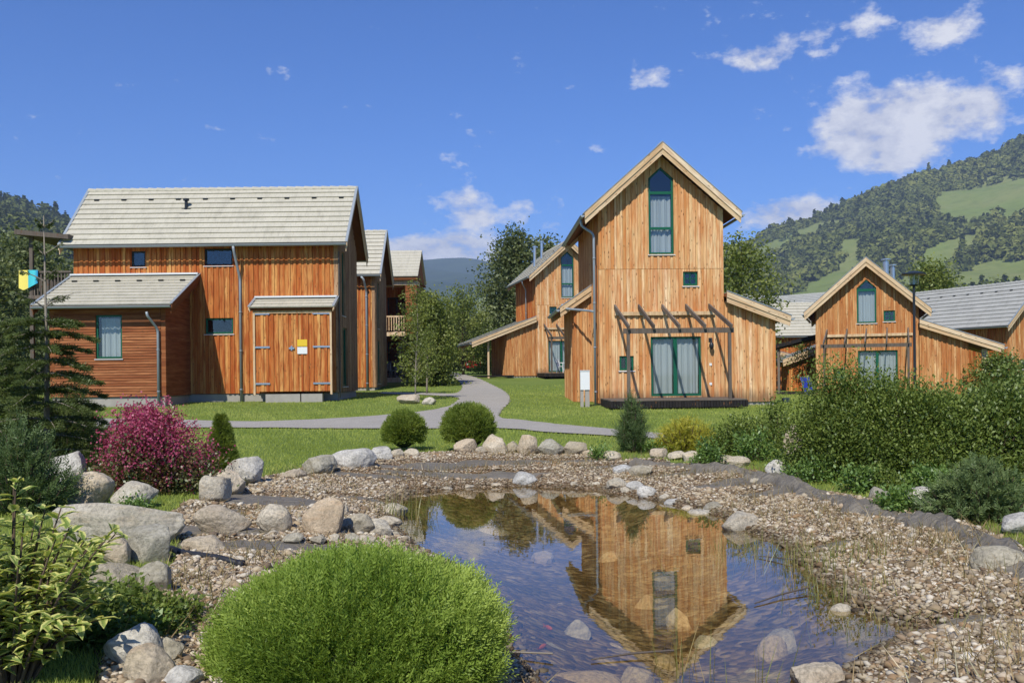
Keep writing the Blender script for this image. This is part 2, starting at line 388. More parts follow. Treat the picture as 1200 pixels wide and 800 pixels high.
# ------------------------------------------------------------------ ground sheets
def grow(a, b, step, lo, hi, g=1.16):
    c = list(np.arange(a, b, step)); s = step; x = c[-1]
    up = []
    while x < hi:
        s *= g
        if x < 100: s = min(s, 1.3)
        x += s; up.append(x)
    s = step; x = a; dn = []
    while x > lo:
        s *= g
        if x > -50: s = min(s, 1.3)
        x -= s; dn.append(x)
    return np.array(dn[::-1] + c + up)
def ground_mat():
    m = Mat('lawn_ground'); o = m.obj()
    a = m.noise(o, .35, 4, .6); b = m.noise(o, 9, 5, .7); c = m.noise(o, 60, 3, .7)
    col = m.mix(m.ramp(a, [(.35,(0,0,0)),(.65,(1,1,1))]), (.16,.225,.045), (.21,.27,.065))
    col = m.mix(m.math('MULTIPLY', m.ramp(b, [(.5,(0,0,0)),(.75,(1,1,1))]), .5), col, (.15,.19,.05))
    col = m.mix(m.math('MULTIPLY', m.ramp(c, [(.4,(0,0,0)),(.7,(1,1,1))]), .6), col, (.075,.11,.025))
    return m.bsdf(col, .95, c, .8, .03, spec=.1)
M_ground = ground_mat()
RING_PX = [(300,562),(330,556),(352,549),(386,541),(430,537),(500,531),(540,530),(690,533),(722,537),(782,540),(842,546),(902,556),(960,573),
           (1020,587),(1080,601),(1130,612),(1200,642),(1290,690),(1400,780)]
RING = [G(*p)[:2] for p in RING_PX] + [(4.6, 3.0), (1.0, 1.8), (-.6, 2.6)] + [G(*p)[:2] for p in [(100,850),(112,760),(130,705),(196,665),(205,640),(186,612),(214,590),(262,580),(285,572)]]
RING = np.array([tuple(p) for p in RING])
xs = grow(-12, 13, .16, -5000, 5000); ys = grow(1.0, 20, .16, -250, 7000)
GX, GY = np.meshgrid(xs, ys); GZ = terr(GX, GY)
dr = poly_sdf(GX, GY, RING); GZ = np.where(dr < 0, GZ - np.minimum(-dr, .3)*.35, GZ)
nx, ny = len(xs), len(ys)
ii, jj = np.meshgrid(np.arange(nx-1), np.arange(ny-1)); b = (jj*nx+ii).ravel()
np_mesh('lawn', np.stack([GX.ravel(), GY.ravel(), GZ.ravel()], 1), np.stack([b, b+1, b+1+nx, b+nx], 1), M_ground, smooth=True, kind='structure')

def fill_poly(poly, step, zf, name, mat, **kw):
    poly = [tuple(p) for p in poly]
    # resample the outline
    out = []
    for i in range(len(poly)):
        a = np.array(poly[i]); c = np.array(poly[(i+1) % len(poly)])
        n = max(1, int(np.linalg.norm(c-a)/step))
        for k in range(n): out.append(tuple(a+(c-a)*k/n))
    A = np.array(out); lo, hi = A.min(0), A.max(0)
    gx, gy = np.meshgrid(np.arange(lo[0], hi[0], step), np.arange(lo[1], hi[1], step))
    gx = gx.ravel()+rng.uniform(-.2, .2, gx.size)*step; gy = gy.ravel()+rng.uniform(-.2, .2, gy.size)*step
    m = poly_sdf(gx, gy, A) < -step*.45
    pts = [Vector(p) for p in out] + [Vector((x, y)) for x, y in zip(gx[m], gy[m])]
    n = len(out)
    r = delaunay_2d_cdt(pts, [(i, (i+1) % n) for i in range(n)], [], 1, 1e-6)
    V = np.array([tuple(v) for v in r[0]]); Fc = np.array([f for f in r[2] if len(f) == 3])
    Z = zf(V[:, 0], V[:, 1])
    # face up
    a, b_, c = V[Fc[:,0]], V[Fc[:,1]], V[Fc[:,2]]
    cr = (b_[:,0]-a[:,0])*(c[:,1]-a[:,1])-(b_[:,1]-a[:,1])*(c[:,0]-a[:,0])
    Fc[cr < 0] = Fc[cr < 0][:, ::-1]
    return np_mesh(name, np.column_stack([V, Z]), Fc, mat, smooth=True, uv=V[Fc.ravel()], **kw)

def liner_mat():
    m = Mat('pond_liner'); o = m.obj(); a = m.noise(o, 2.5, 5, .65); b = m.noise(o, 70, 3, .6); c = m.noise(m.scale(o, (1, 3, 1)), 6, 5, .6)
    col = m.mix(a, lin((92,86,76)), lin((136,128,112)))
    col = m.mix(m.math('MULTIPLY', m.ramp(c, [(.5,(0,0,0)),(.7,(1,1,1))]), .6), col, lin((156,146,126)))
    h = m.math('ADD', c, m.math('MULTIPLY', b, .15))
    return m.bsdf(col, .62, h, .9, .06, spec=.4)
M_liner = liner_mat()
def pebble_ground_mat():
    m = Mat('gravel_ground'); o = m.obj()
    o = m.scale(o, (1, 1, .6))
    v = m.n('TexVoronoi', {'Vector': o, 'Scale': 30.0})
    r = m.n('SeparateColor', {0: v.outputs['Color']}).outputs[0]
    c = m.ramp(r, [(0, lin((120,100,78))), (.25, lin((172,150,122))), (.5, lin((196,178,150))), (.75, lin((148,122,94))), (1, lin((210,198,178)))])
    e = m.ramp(v.outputs['Distance'], [(.25,(1,1,1)),(.62,(.25,.22,.18))])
    c = m.mix(1.0, c, e, 'MULTIPLY')
    c = m.mix(m.math('MULTIPLY', m.ramp(m.noise(o, 1.6, 4, .6), [(.42,(0,0,0)),(.6,(1,1,1))]), .6), c, lin((112,88,58)))
    return m.bsdf(c, .9, m.math('SUBTRACT', 1.0, v.outputs['Distance']), .8, .03, spec=.15)
M_gravel = pebble_ground_mat()
def bed_mat():
    m = Mat('pond_bed'); o = m.obj()
    v = m.n('TexVoronoi', {'Vector': o, 'Scale': 5.5, 'Randomness': 1.0}); v2 = m.n('TexVoronoi', {'Vector': o, 'Scale': 19.0})
    r = m.n('SeparateColor', {0: v.outputs['Color']}).outputs[0]; r2 = m.n('SeparateColor', {0: v2.outputs['Color']}).outputs[1]
    c = m.ramp(r2, [(0, lin((78,62,40))), (.5, lin((118,98,66))), (1, lin((156,136,100)))])
    st = m.ramp(r, [(0, lin((120,104,72))), (1, lin((178,160,126)))])
    k = m.math('MULTIPLY', m.ramp(v.outputs['Distance'], [(.30,(1,1,1)),(.40,(0,0,0))]), m.ramp(r, [(.5,(0,0,0)),(.55,(1,1,1))]))
    c = m.mix(k, c, st)
    c = m.mix(m.ramp(m.noise(o, 1.3, 4, .6), [(.45,(0,0,0)),(.7,(.8,.8,.8))]), c, (.05,.042,.016))
    return m.bsdf(c, .9, m.math('SUBTRACT', 1.0, v2.outputs['Distance']), .6, .05)
M_bed = bed_mat()
# where the membrane lies bare: photo points dropped on the ground, radius along x and y in metres
BARE = []
for (x, y, rx, ry) in [(300,640,1.15,.33),(240,622,.7,.3),(360,640,.7,.22),(330,592,.0,.0),(300,585,.75,.55),(260,600,.3,.2),(400,556,1.0,.22),(470,548,1.3,.2),(540,545,1.2,.22),(590,541,.9,.2),
                       (530,558,1.3,.22),(600,556,.6,.14),(690,541,.8,.2),(760,545,.9,.22),(840,552,1.1,.25),(900,563,1.0,.4),(905,578,.4,.25),(420,585,.5,.2),(700,548,.4,.15),
                       (960,570,.6,.5),(1010,600,.25,.14),(1120,733,.28,.1),(200,640,.7,.4),(975,640,.3,.12)]:
    if rx > 0: g = G(x, y); BARE.append((g.x, g.y, rx, ry))
def bare(X, Y):
    o = np.zeros_like(X)
    for (x, y, rx, ry) in BARE:
        o = np.maximum(o, np.exp(-(((X-x)/rx)**2+((Y-y)/ry)**2)**1.5))
    return o
def gz(X, Y):
    n = np.sin(X*7.3+Y*3.1)*.3+np.sin(X*13.7-Y*9.2+1)*.3+np.cos(Y*17.3+X*5.9)*.25
    d = poly_sdf(X, Y, RING)
    return terr(X, Y) + .03 + .006*n - .075*np.clip(bare(X, Y)*1.5-.35+.18*n, 0, 1)*(poly_sdf(X, Y, POND) > .05) - .05*np.clip(1+d/.06, 0, 1)
fill_poly(RING, .16, lambda X, Y: terr(X, Y)+.0+.012*np.sin(X*5+Y*9)*np.sin(Y*6-X*3)-.03*np.clip(1+poly_sdf(X, Y, RING)/.08, 0, 1), 'pond_liner', M_liner, kind='structure')
fill_poly(RING, .10, gz, 'gravel_shore', M_gravel, kind='structure')
fill_poly(POND, .12, lambda X, Y: terr(X, Y)+.055-.06*np.clip(1+poly_sdf(X, Y, POND)/.25, 0, 1), 'pond_bed', M_bed, kind='structure')
def water_mat():
    m = Mat('water'); o = m.obj()
    n1 = m.noise(m.scale(o, (1, 1.0, 1)), 5, 3, .5); n2 = m.noise(o, 1.1, 2, .5)
    h = m.math('ADD', n1, m.math('MULTIPLY', n2, 1.5))
    bp = m.n('Bump', {'Height': h, 'Strength': .018, 'Distance': .02}).outputs[0]
    fr = schlick(m, .05, bp)
    t = m.n('BsdfTransparent', {'Color': (.86,.79,.60)}).outputs[0]
    g = m.n('BsdfGlossy', {'Roughness': .012, 'Color': (1,1,1), 'Normal': bp}).outputs[0]
    mx = m.n('MixShader', {0: fr, 1: t, 2: g}); m.t.links.new(mx.outputs[0], m.out.inputs[0]); return m.m
# the water lies level; its outline runs a little way under the banks
WP = [tuple(np.array(p)+(np.array(p)-POND.mean(0))*.05) for p in POND]
fill_poly(WP, 1.0, lambda X, Y: np.zeros_like(X), 'water', water_mat(), kind='structure')

def path_mat():
    m = Mat('path_gravel'); o = m.obj(); a = m.noise(o, .8, 4, .6); b = m.noise(o, 45, 4, .8)
    col = m.mix(a, lin((172,166,155)), lin((196,189,176))); col = m.mix(m.math('MULTIPLY', m.ramp(b, [(.4,(0,0,0)),(.6,(1,1,1))]), .6), col, lin((98,94,88)))
    col = m.mix(m.math('MULTIPLY', m.ramp(m.noise(o, 2.6, 5, .7), [(.5,(0,0,0)),(.68,(1,1,1))]), .2), col, lin((122,120,88)))
    return m.bsdf(col, .95, b, .6, .02, spec=.1)
M_path = path_mat()
PATH_PX = [(506,436.5),(512,435.8),(530,436.5),(556,442),(578,452),(590,458),(597,465),(596,473),(588,481),(586,490),(612,493),(650,497.5),(700,502),(760,508),(830,514),
           (830,520),(770,515),(700,511),(640,507),(590,503),(500,503),(400,503),(300,502),(215,502),(60,502),(60,491),(215,493),(300,494.5),(400,490.5),(460,486),(500,482),(524,477),(536,470),(534,466),
           (500,463.5),(450,461.5),(450,460),(500,460.8),(532,461.5),(541,456),(540,449),(530,443),(514,438.5)]
def smooth_poly(pts, n=3):
    o = []
    for i in range(len(pts)):
        p0, p1, p2, p3 = [np.array(pts[(i+k) % len(pts)]) for k in (-1, 0, 1, 2)]
        for k in range(n):
            t = k/n
            o.append(tuple(.5*((2*p1)+(-p0+p2)*t+(2*p0-5*p1+4*p2-p3)*t*t+(-p0+3*p1-3*p2+p3)*t**3)))
    return o
PATH = [tuple(G(*p)[:2]) for p in smooth_poly(PATH_PX)]
def ragged(poly, step, amp):
    o = []
    for a, b_ in zip(poly, poly[1:]+poly[:1]):
        a = np.array(a); b_ = np.array(b_); n = max(1, int(np.linalg.norm(b_-a)/step))
        for k in range(n):
            p = a+(b_-a)*k/n; o.append((p[0]+amp*float(wob(p[0]*4, p[1]*4)), p[1]+amp*float(wob(p[1]*5+3, p[0]*5))))
    return o
PATH = np.array(ragged(PATH, .35, .11))
fill_poly(PATH, .5, lambda X, Y: terr(X, Y)+.03, 'path', M_path, kind='structure')

# ------------------------------------------------------------------ house kit
def wall(root, name, O, U, N, u0, u1, zb, top, ops, mat, board=.104, horiz=False, joint=None, seed=0, brk=(), th=.16, off=0.0, **kw):
    """boards as real geometry; ops = openings as dicts u0,u1,z0,z1[,apex]"""
    rd = random.Random(seed*31+int(u1*10)); mb = MB()
    O = Vector(O); U = Vector(U); N = Vector(N)
    def zhi(o, u):
        if o.get('apex'):
            mid = (o['u0']+o['u1'])/2; k = 1-abs(u-mid)/((o['u1']-o['u0'])/2)
            return o['z1'] + (o['apex']-o['z1'])*max(0, k)
        return o['z1']
    def pt(u, w, z):
        q = O+U*u+N*w; return (q.x, q.y, z)
    def block(a, b, za0, zb0, za1, zb1, w, r, uvflip):
        p = [pt(a, w, za0), pt(b, w, zb0), pt(b, -th, zb0), pt(a, -th, za0), pt(a, w, za1), pt(b, w, zb1), pt(b, -th, zb1), pt(a, -th, za1)]
        uv = [(a, za0), (b, zb0), (b+.2, zb0), (a-.2, za0), (a, za1), (b, zb1), (b+.2, zb1), (a-.2, za1)]
        mb.hexa(p, r, uv)
    if not horiz:
        ed = [u0]; u = u0
        while u < u1-.05:
            u += board*rd.uniform(.8, 1.25); ed.append(min(u, u1))
        ed[-1] = u1
        brd = [(ed[i], ed[i+1], rd.random(), 0.034 if i % 2 else 0.0) for i in range(len(ed)-1) if ed[i+1]-ed[i] > 1e-4]
        cuts = set(brk)
        for o in ops: cuts |= {o['u0'], o['u1'], (o['u0']+o['u1'])/2} if o.get('apex') else {o['u0'], o['u1']}
        for (a0, b0, r, w) in brd:
            w += rd.uniform(-.003, .003)+off
            cs = sorted([a0, b0]+[c for c in cuts if a0+1e-4 < c < b0-1e-4])
            r2 = rd.random(); ww2 = w+rd.uniform(-.003, .003)+.001
            for a, b in zip(cs, cs[1:]):
                mid = (a+b)/2; segs = []; ca, cb = zb, zb
                if w > off+.02:      # a narrow real groove on both sides of every covering board
                    if a == a0: a += .007
                    if b == b0: b -= .007
                for o in sorted([o for o in ops if o['u0'] < mid < o['u1']], key=lambda o: o['z0']):
                    segs.append((ca, cb, o['z0'], o['z0'])); ca, cb = zhi(o, a), zhi(o, b)
                segs.append((ca, cb, top(a), top(b)))
                for (s0, s1, t0, t1) in segs:
                    if max(t0-s0, t1-s1) < .01: continue
                    if joint and min(s0, s1) < joint < min(t0, t1):
                        block(a, b, s0, s1, joint-.006, joint-.006, w, r, 0); block(a, b, joint+.006, joint+.006, t0, t1, ww2, r2, 0)
                    else: block(a, b, s0, s1, t0, t1, w if not joint or min(s0, s1) < joint else ww2, r if not joint or min(s0, s1) < joint else r2, 0)
    else:
        z = zb; zm = max(top(u0), top(u1), *[top(c) for c in brk] if brk else [0])
        zs = []
        while z < zm: zs.append(z); z += board
        cutz = sorted(set([z for o in ops for z in (o['z0'], o['z1'])]))
        for z in zs:
            r = rd.random(); ztop = min(z+board, zm)
            sub = sorted([z, ztop]+[c for c in cutz if z+1e-4 < c < ztop-1e-4])
            for za, zc in zip(sub, sub[1:]):
                ints = [(u0, u1)]
                for o in ops:
                    if o['z0'] < (za+zc)/2 < o['z1']:
                        ni = []
                        for (a, b) in ints:
                            if o['u0'] > a: ni.append((a, min(b, o['u0'])))
                            if o['u1'] < b: ni.append((max(a, o['u1']), b))
                        ints = [q for q in ni if q[1]-q[0] > .01]
                for (a, b) in ints:
                    n = 24 if top(a) != top(b) else 1
                    for k in range(n):
                        p, q = a+(b-a)*k/n, a+(b-a)*(k+1)/n
                        tp, tq = min(zc, top(p)), min(zc, top(q))
                        if max(tp, tq) < za+.004: continue
                        tp = max(tp, za); tq = max(tq, za)
                        w0 = .026*(1-(za-z)/board)+off; w1 = .026*(1-(zc-z)/board)-.002+off
                        pp = [pt(p, w0, za), pt(q, w0, za), pt(q, -th, za), pt(p, -th, za), pt(p, w1, tp), pt(q, w1, tq), pt(q, -th, tq), pt(p, -th, tp)]
                        mb.hexa(pp, r, [(p, za), (q, za), (q, za), (p, za), (p, tp), (q, tq), (q, tq), (p, tp)])
    return mb.build(name, mat, root, **kw)

def window(root, O, U, N, o, name='window', vm=(), hm=(), curtain=None, fw=.075, sill=True, fmat=None, split=None, rec=.05, panes=True):
    O = Vector(O); U = Vector(U); N = Vector(N)
    def pt(u, w, z):
        q = O+U*u+N*w; return Vector((q.x, q.y, z))
    u0, u1, z0, z1 = o['u0'], o['u1'], o['z0'], o['z1']; mid = (u0+u1)/2; ap = o.get('apex')
    mb = MB(); e = .004
    def bx(a, b, c, d, w0=-rec-.07, w1=-rec):
        p = [pt(a, w1, c), pt(b, w1, c), pt(b, w0, c), pt(a, w0, c), pt(a, w1, d), pt(b, w1, d), pt(b, w0, d), pt(a, w0, d)]
        mb.hexa(p, .5)
    bx(u0+e, u0+fw, z0+e, z1-e); bx(u1-fw, u1-e, z0+e, z1-e); bx(u0+fw, u1-fw, z0+e, z0+fw)
    if ap:
        for s, a, b in ((1, u0+e, mid), (-1, mid, u1-e)):
            za, zb_ = (z1, ap-e) if s == 1 else (ap-e, z1)
            p = [pt(a, -rec, za-fw*1.2), pt(b, -rec, zb_-fw*1.2), pt(b, -rec-.07, zb_-fw*1.2), pt(a, -rec-.07, za-fw*1.2), pt(a, -rec, za-e), pt(b, -rec, zb_-e), pt(b, -rec-.07, zb_-e), pt(a, -rec-.07, za-e)]
            mb.hexa(p, .5)
    else: bx(u0+fw, u1-fw, z1-fw, z1-e)
    for v in vm: bx(v[0]-v[1]/2, v[0]+v[1]/2, z0+fw, z1-fw, -rec-.072, -rec+.004)
    for h in hm: bx(u0+fw, u1-fw, h[0]-h[1]/2, h[0]+h[1]/2, -rec-.072, -rec+.006)
    fo = mb.build(name, fmat or M_green, root)
    g = MB(); wg = -rec-.035
    if ap: g.face([pt(u0+fw/2, wg, z0+fw/2), pt(u1-fw/2, wg, z0+fw/2), pt(u1-fw/2, wg, z1), pt(mid, wg, ap-fw), pt(u0+fw/2, wg, z1)])
    else: g.face([pt(u0+fw/2, wg, z0+fw/2), pt(u1-fw/2, wg, z0+fw/2), pt(u1-fw/2, wg, z1-fw/2), pt(u0+fw/2, wg, z1-fw/2)])
    g.build('pane', M_glass, fo)
    # dim room lining behind the opening
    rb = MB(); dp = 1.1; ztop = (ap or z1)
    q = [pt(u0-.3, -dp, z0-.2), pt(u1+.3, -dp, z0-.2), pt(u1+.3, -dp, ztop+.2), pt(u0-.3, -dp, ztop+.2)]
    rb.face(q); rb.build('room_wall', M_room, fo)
    if curtain:
        for (a, b, za, zb_) in curtain:
            c = MB(); n = max(6, int((b-a)/.035)); w = -rec-.16
            prev = None
            for k in range(n+1):
                u = a+(b-a)*k/n; ww = w+.03*math.sin(u*42+math.sin(u*9)*2)+.012*math.sin(u*91)
                cur = (pt(u, ww, za), pt(u, ww, zb_), u)
                if prev: c.face([prev[0], cur[0], cur[1], prev[1]], [(prev[2], za), (u, za), (u, zb_), (prev[2], zb_)])
                prev = cur
            c.build('curtain', M_curt, fo, smooth=True)
    if sill:
        s = MB(); a, b = u0-.04, u1+.04
        p = [pt(a, .06, z0-.045), pt(b, .06, z0-.045), pt(b, -.1, z0-.03), pt(a, -.1, z0-.03), pt(a, .06, z0-.02), pt(b, .06, z0-.02), pt(b, -.1, z0+.002), pt(a, -.1, z0+.002)]
        s.hexa(p, .5); s.build('sill', M_sill, fo)
    return fo
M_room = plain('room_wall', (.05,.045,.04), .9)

def slope_roof(root, xr, zr, xe, ze, y0, y1, mat, name='roof', c=.385, soff=.13, barge=True, seed=0, bmat=None, bh=(.19,.2), vents=0, gutter=True, ends=(1,1), strip=True):
    """one roof slope from its top line (xr,zr) to its eave (xe,ze); runs along y"""
    rd = random.Random(seed); T = Vector((xr, 0, zr)); E = Vector((xe, 0, ze)); d = (E-T); L = d.length; d.normalize()
    n = Vector((-d.z, 0, d.x)); n = n if n.z > 0 else -n
    mb = MB(); k = int(math.ceil(L/c)); cc = L/k
    def q(s, h, y): v = T+d*s+n*h; return (v.x, y, v.z)
    for i in range(k):
        s0, s1 = i*cc, min((i+1)*cc+.02, L+.02)
        nseg = max(1, int((y1-y0)/.9))
        for j in range(nseg):
            ya, yb = y0+(y1-y0)*j/nseg, y0+(y1-y0)*(j+1)/nseg
            r = rd.random(); jz = rd.uniform(-.002, .002)
            pts = [q(s0, -.015, ya), q(s0, -.015, yb), q(s1, 0.0, yb), q(s1, 0.0, ya), q(s0, .005+jz, ya), q(s0, .005+jz, yb), q(s1, .052+jz, yb), q(s1, .052+jz, ya)]
            if d.x < 0: pts = [pts[m] for m in (3,2,1,0,7,6,5,4)]
            order = [(s0, ya), (s0, yb), (s1, yb), (s1, ya)]
            if d.x < 0: order = order[::-1]
            uv = [(o[1], o[0]/cc*.345) for o in order]
            mb.hexa(pts, r, uv+uv)
    ro = mb.build(name, mat, root)
    sb = MB(); nb = max(1, int((y1-y0)/.14))
    a0, a1 = .0, L-.03
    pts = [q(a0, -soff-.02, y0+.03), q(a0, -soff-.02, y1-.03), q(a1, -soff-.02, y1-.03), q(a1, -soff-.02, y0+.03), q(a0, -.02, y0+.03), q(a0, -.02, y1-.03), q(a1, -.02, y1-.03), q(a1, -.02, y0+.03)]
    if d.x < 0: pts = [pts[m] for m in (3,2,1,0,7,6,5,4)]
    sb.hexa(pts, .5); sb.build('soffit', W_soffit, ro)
    if barge:
        for sgn, ye, on in ((-1, y0, ends[0]), (1, y1, ends[1])):
            if not on: continue
            b = MB()
            def vb(s, dz, y): v = T+d*s; return (v.x, y, v.z+dz)
            def board_(o0, o1, ya, yb, r, e0=0, e1=0):
                A = [vb(0, o1, ya), vb(0, o1, yb), vb(L+e1, o1, yb), vb(L+e1, o1, ya), vb(0, o0, ya), vb(0, o0, yb), vb(L+e0, o0, yb), vb(L+e0, o0, ya)]
                if (d.x < 0): A = [A[m] for m in (3,2,1,0,7,6,5,4)]
                uv = [(o1, 0), (o1+.03, 0), (o1+.03, L), (o1, L), (o0, 0), (o0+.03, 0), (o0+.03, L), (o0, L)]
                if (d.x < 0): uv = [uv[m] for m in (3,2,1,0,7,6,5,4)]
                b.hexa(A, r, uv)
            ya, yb = sorted((ye, ye+sgn*.035)); board_(.03, -bh[0], ya, yb, rd.random())
            ya, yb = sorted((ye-sgn*.002, ye-sgn*.032)); board_(-bh[0]+.03, -bh[0]-bh[1], ya, yb, rd.random(), 0, -.03)
            b.build('bargeboard', bmat or W_fascia, ro)
            if strip:
                st = MB(); ya, yb = sorted((ye-sgn*.05, ye+sgn*.055))
                A = [vb(0, .045, ya), vb(0, .045, yb), vb(L+.03, .045, yb), vb(L+.03, .045, ya), vb(0, .075, ya), vb(0, .075, yb), vb(L+.03, .075, yb), vb(L+.03, .075, ya)]
                if d.x < 0: A = [A[m] for m in (3,2,1,0,7,6,5,4)]
                st.hexa(A, .5); st.build('edge_flashing', M_metal, ro)
    if vents:
        v = MB(); s = .75
        for i in range(vents):
            y = y0+(y1-y0)*(i+.5)/vents
            p = [q(s, .02, y-.11), q(s, .02, y+.11), q(s+.10, .03, y+.09), q(s+.10, .03, y-.09), q(s+.04, .085, y-.10), q(s+.04, .085, y+.10), q(s+.10, .09, y+.09), q(s+.10, .09, y-.09)]
            if d.x < 0: p = [p[m] for m in (3,2,1,0,7,6,5,4)]
            v.hexa(p)
        v.build('vent_tiles', M_dark, ro)
    if gutter:
        g = MB(); sx = 1 if d.x > 0 else -1; gx = xe+sx*.075; gzz = ze-.06; n_ = 7; rr = .072
        arc = [(gx+rr*math.cos(math.pi+math.pi*i/n_), gzz+rr*math.sin(math.pi+math.pi*i/n_)) for i in range(n_+1)]
        for (p, r_) in zip(arc, arc[1:]): g.face([(p[0], y0, p[1]), (r_[0], y0, r_[1]), (r_[0], y1, r_[1]), (p[0], y1, p[1])])
        for (p, r_) in zip(arc, arc[1:]):
            c0 = (gx, gzz); f = .9
            g.face([(c0[0]+(p[0]-c0[0])*f, y1, c0[1]+(p[1]-c0[1])*f), (c0[0]+(r_[0]-c0[0])*f, y1, c0[1]+(r_[1]-c0[1])*f), (c0[0]+(r_[0]-c0[0])*f, y0, c0[1]+(r_[1]-c0[1])*f), (c0[0]+(p[0]-c0[0])*f, y0, c0[1]+(p[1]-c0[1])*f)])
        for y in (y0, y1): g.face([(a[0], y, a[1]) for a in arc])
        g.tube([(gx+sx*rr, y0, gzz), (gx+sx*rr, y1, gzz)], .011, 6)
        g.build('gutter', M_metal, ro)
    return ro
def downpipe(root, pts, r=.045, name='downpipe'):
    mb = MB(); P_ = [Vector(p) for p in pts]; out = [P_[0]]
    for i in range(1, len(P_)-1):
        a, b, c = P_[i-1], P_[i], P_[i+1]
        k = min(.15, (b-a).length*.4, (c-b).length*.4)
        p, q = b+(a-b).normalized()*k, b+(c-b).normalized()*k
        for t in (0, .33, .66, 1): out.append((p*(1-t)+b*t)*(1-t)+(b*(1-t)+q*t)*t)
    out.append(P_[-1]); mb.tube(out, r, 10)
    z = P_[-1].z+.6
    while z < P_[-2].z-.2:
        mb.tube([(P_[-1].x, P_[-1].y, z), (P_[-1].x, P_[-1].y, z+.04)], r*1.35, 10); z += 1.6
    return mb.build(name, M_metal, root, smooth=True)

def house(name, label, X, Y, Z, yaw, W, L, ze, zr, ov=.54, ovf=.5, ovb=.4, wood=None, fo=(), lo=(), ro_=(), zb=.12, roofm=None, joint=None, group=None,
          plinth=.25, seed=1, vents=0, cat='house', cgut=(1,1), swood=None, foff=0):
    root = empty(name, (X, Y, Z), R(yaw), label=label, cat=cat, group=group)
    wood = wood or W_gold; roofm = roofm or M_roof; swood = swood or wood
    hw = W/2; k = (zr-ze)/(hw+ov); t = .30
    tp = lambda u: zr-k*abs(u-hw)-t
    wall(root, 'wall', (-hw, 0), (1, 0), (0, -1), 0, W, zb, tp, list(fo), wood, joint=joint, seed=seed, brk=(hw,))
    wall(root, 'wall', (hw, L), (-1, 0), (0, 1), 0, W, zb, tp, [], swood, seed=seed+1, brk=(hw,))
    sw = lambda u: zr-k*hw-t
    wall(root, 'wall', (-hw, L), (0, -1), (-1, 0), .17, L-.17, zb, sw, list(lo), swood, seed=seed+2)
    wall(root, 'wall', (hw, 0), (0, 1), (1, 0), .17, L-.17, zb, sw, list(ro_), swood, seed=seed+3)
    pl = MB(); pl.box(-hw+.05, .06, -.6, hw-.05, L-.05, plinth); pl.build('plinth', M_conc, root)
    a = slope_roof(root, 0, zr, -hw-ov, ze, -ovf, L+ovb, roofm, seed=seed, vents=vents, gutter=cgut[0])
    b = slope_roof(root, 0, zr, hw+ov, ze, -ovf, L+ovb, roofm, seed=seed+9, vents=vents, gutter=cgut[1])
    rc = MB(); y = -ovf
    while y < L+ovb-.02:
        y2 = min(y+.40, L+ovb)
        pts = []
        rc.tube([(0, y, zr-.055), (0, y2, zr-.035)], [.12, .135], 10, r=random.random()); y = y2-.02
    rc.build('ridge_tiles', roofm, root)
    return root, dict(hw=hw, k=k, L=L, W=W, zr=zr, ze=ze, tp=tp, t=t)
FR = lambda W: dict(O=(-W/2, 0), U=(1, 0), N=(0, -1))

def annex(root, side, x0, x1, y0, y1, z0, slope, wood, zb=.12, ovo=.45, ove=.35, outer=(), front=(), horiz=False, roofm=None, seed=5, gutter=True, th=.16, roof_out=None,
          bmat=None, ends=(1,1), bh=(.17,.18), plinth=.2, vents=0, top_flash=False, hback=True):
    """lean-to; side=+1 right / -1 left of the main wall x0; z0 = roof top height at x0"""
    zt = lambda x: z0-slope*abs(x-x0)
    w = abs(x1-x0)
    # end walls
    if side > 0:
        wall(root, 'annex_wall', (x0, y0), (1, 0), (0, -1), 0.03, w, zb, lambda u: z0-slope*u-.26, list(front), wood, horiz=horiz, seed=seed)
        wall(root, 'annex_wall', (x1, y1), (-1, 0), (0, 1), 0, w-.03, zb, lambda u: z0-slope*(w-u)-.26, [], wood, horiz=horiz and hback, seed=seed+1)
        wall(root, 'annex_wall', (x1, y0), (0, 1), (1, 0), .17, y1-y0-.17, zb, lambda u: z0-slope*w-.26, list(outer), wood, horiz=horiz, seed=seed+2)
    else:
        wall(root, 'annex_wall', (x1, y0), (1, 0), (0, -1), 0, w-.03, zb, lambda u: z0-slope*(w-u)-.26, list(front), wood, horiz=horiz, seed=seed)
        wall(root, 'annex_wall', (x0, y1), (-1, 0), (0, 1), .03, w, zb, lambda u: z0-slope*u-.26, [], wood, horiz=horiz and hback, seed=seed+1)
        wall(root, 'annex_wall', (x1, y1), (0, -1), (-1, 0), .17, y1-y0-.17, zb, lambda u: z0-slope*w-.26, list(outer), wood, horiz=horiz, seed=seed+2)
    pl = MB(); pl.box(min(x0, x1)+(.05 if side < 0 else .02), y0+.05, -.6, max(x0, x1)-(.05 if side > 0 else .02), y1-.05, plinth); pl.build('annex_plinth', M_conc, root)
    xe = roof_out if roof_out is not None else x1+side*ovo
    ze = z0-slope*abs(xe-x0)
    r = slope_roof(root, x0+side*.03, z0, xe, ze, y0-ove, y1+ove, roofm or M_roof, name='annex_roof', seed=seed, gutter=gutter, bmat=bmat, ends=ends, bh=bh, vents=vents)
    if top_flash:
        f = MB(); f.bar((x0+side*.12, y0-ove, z0+.045), (x0+side*.12, y1+ove, z0+.045), .26, .07); f.build('roof_flashing', M_sill, r)
    return r

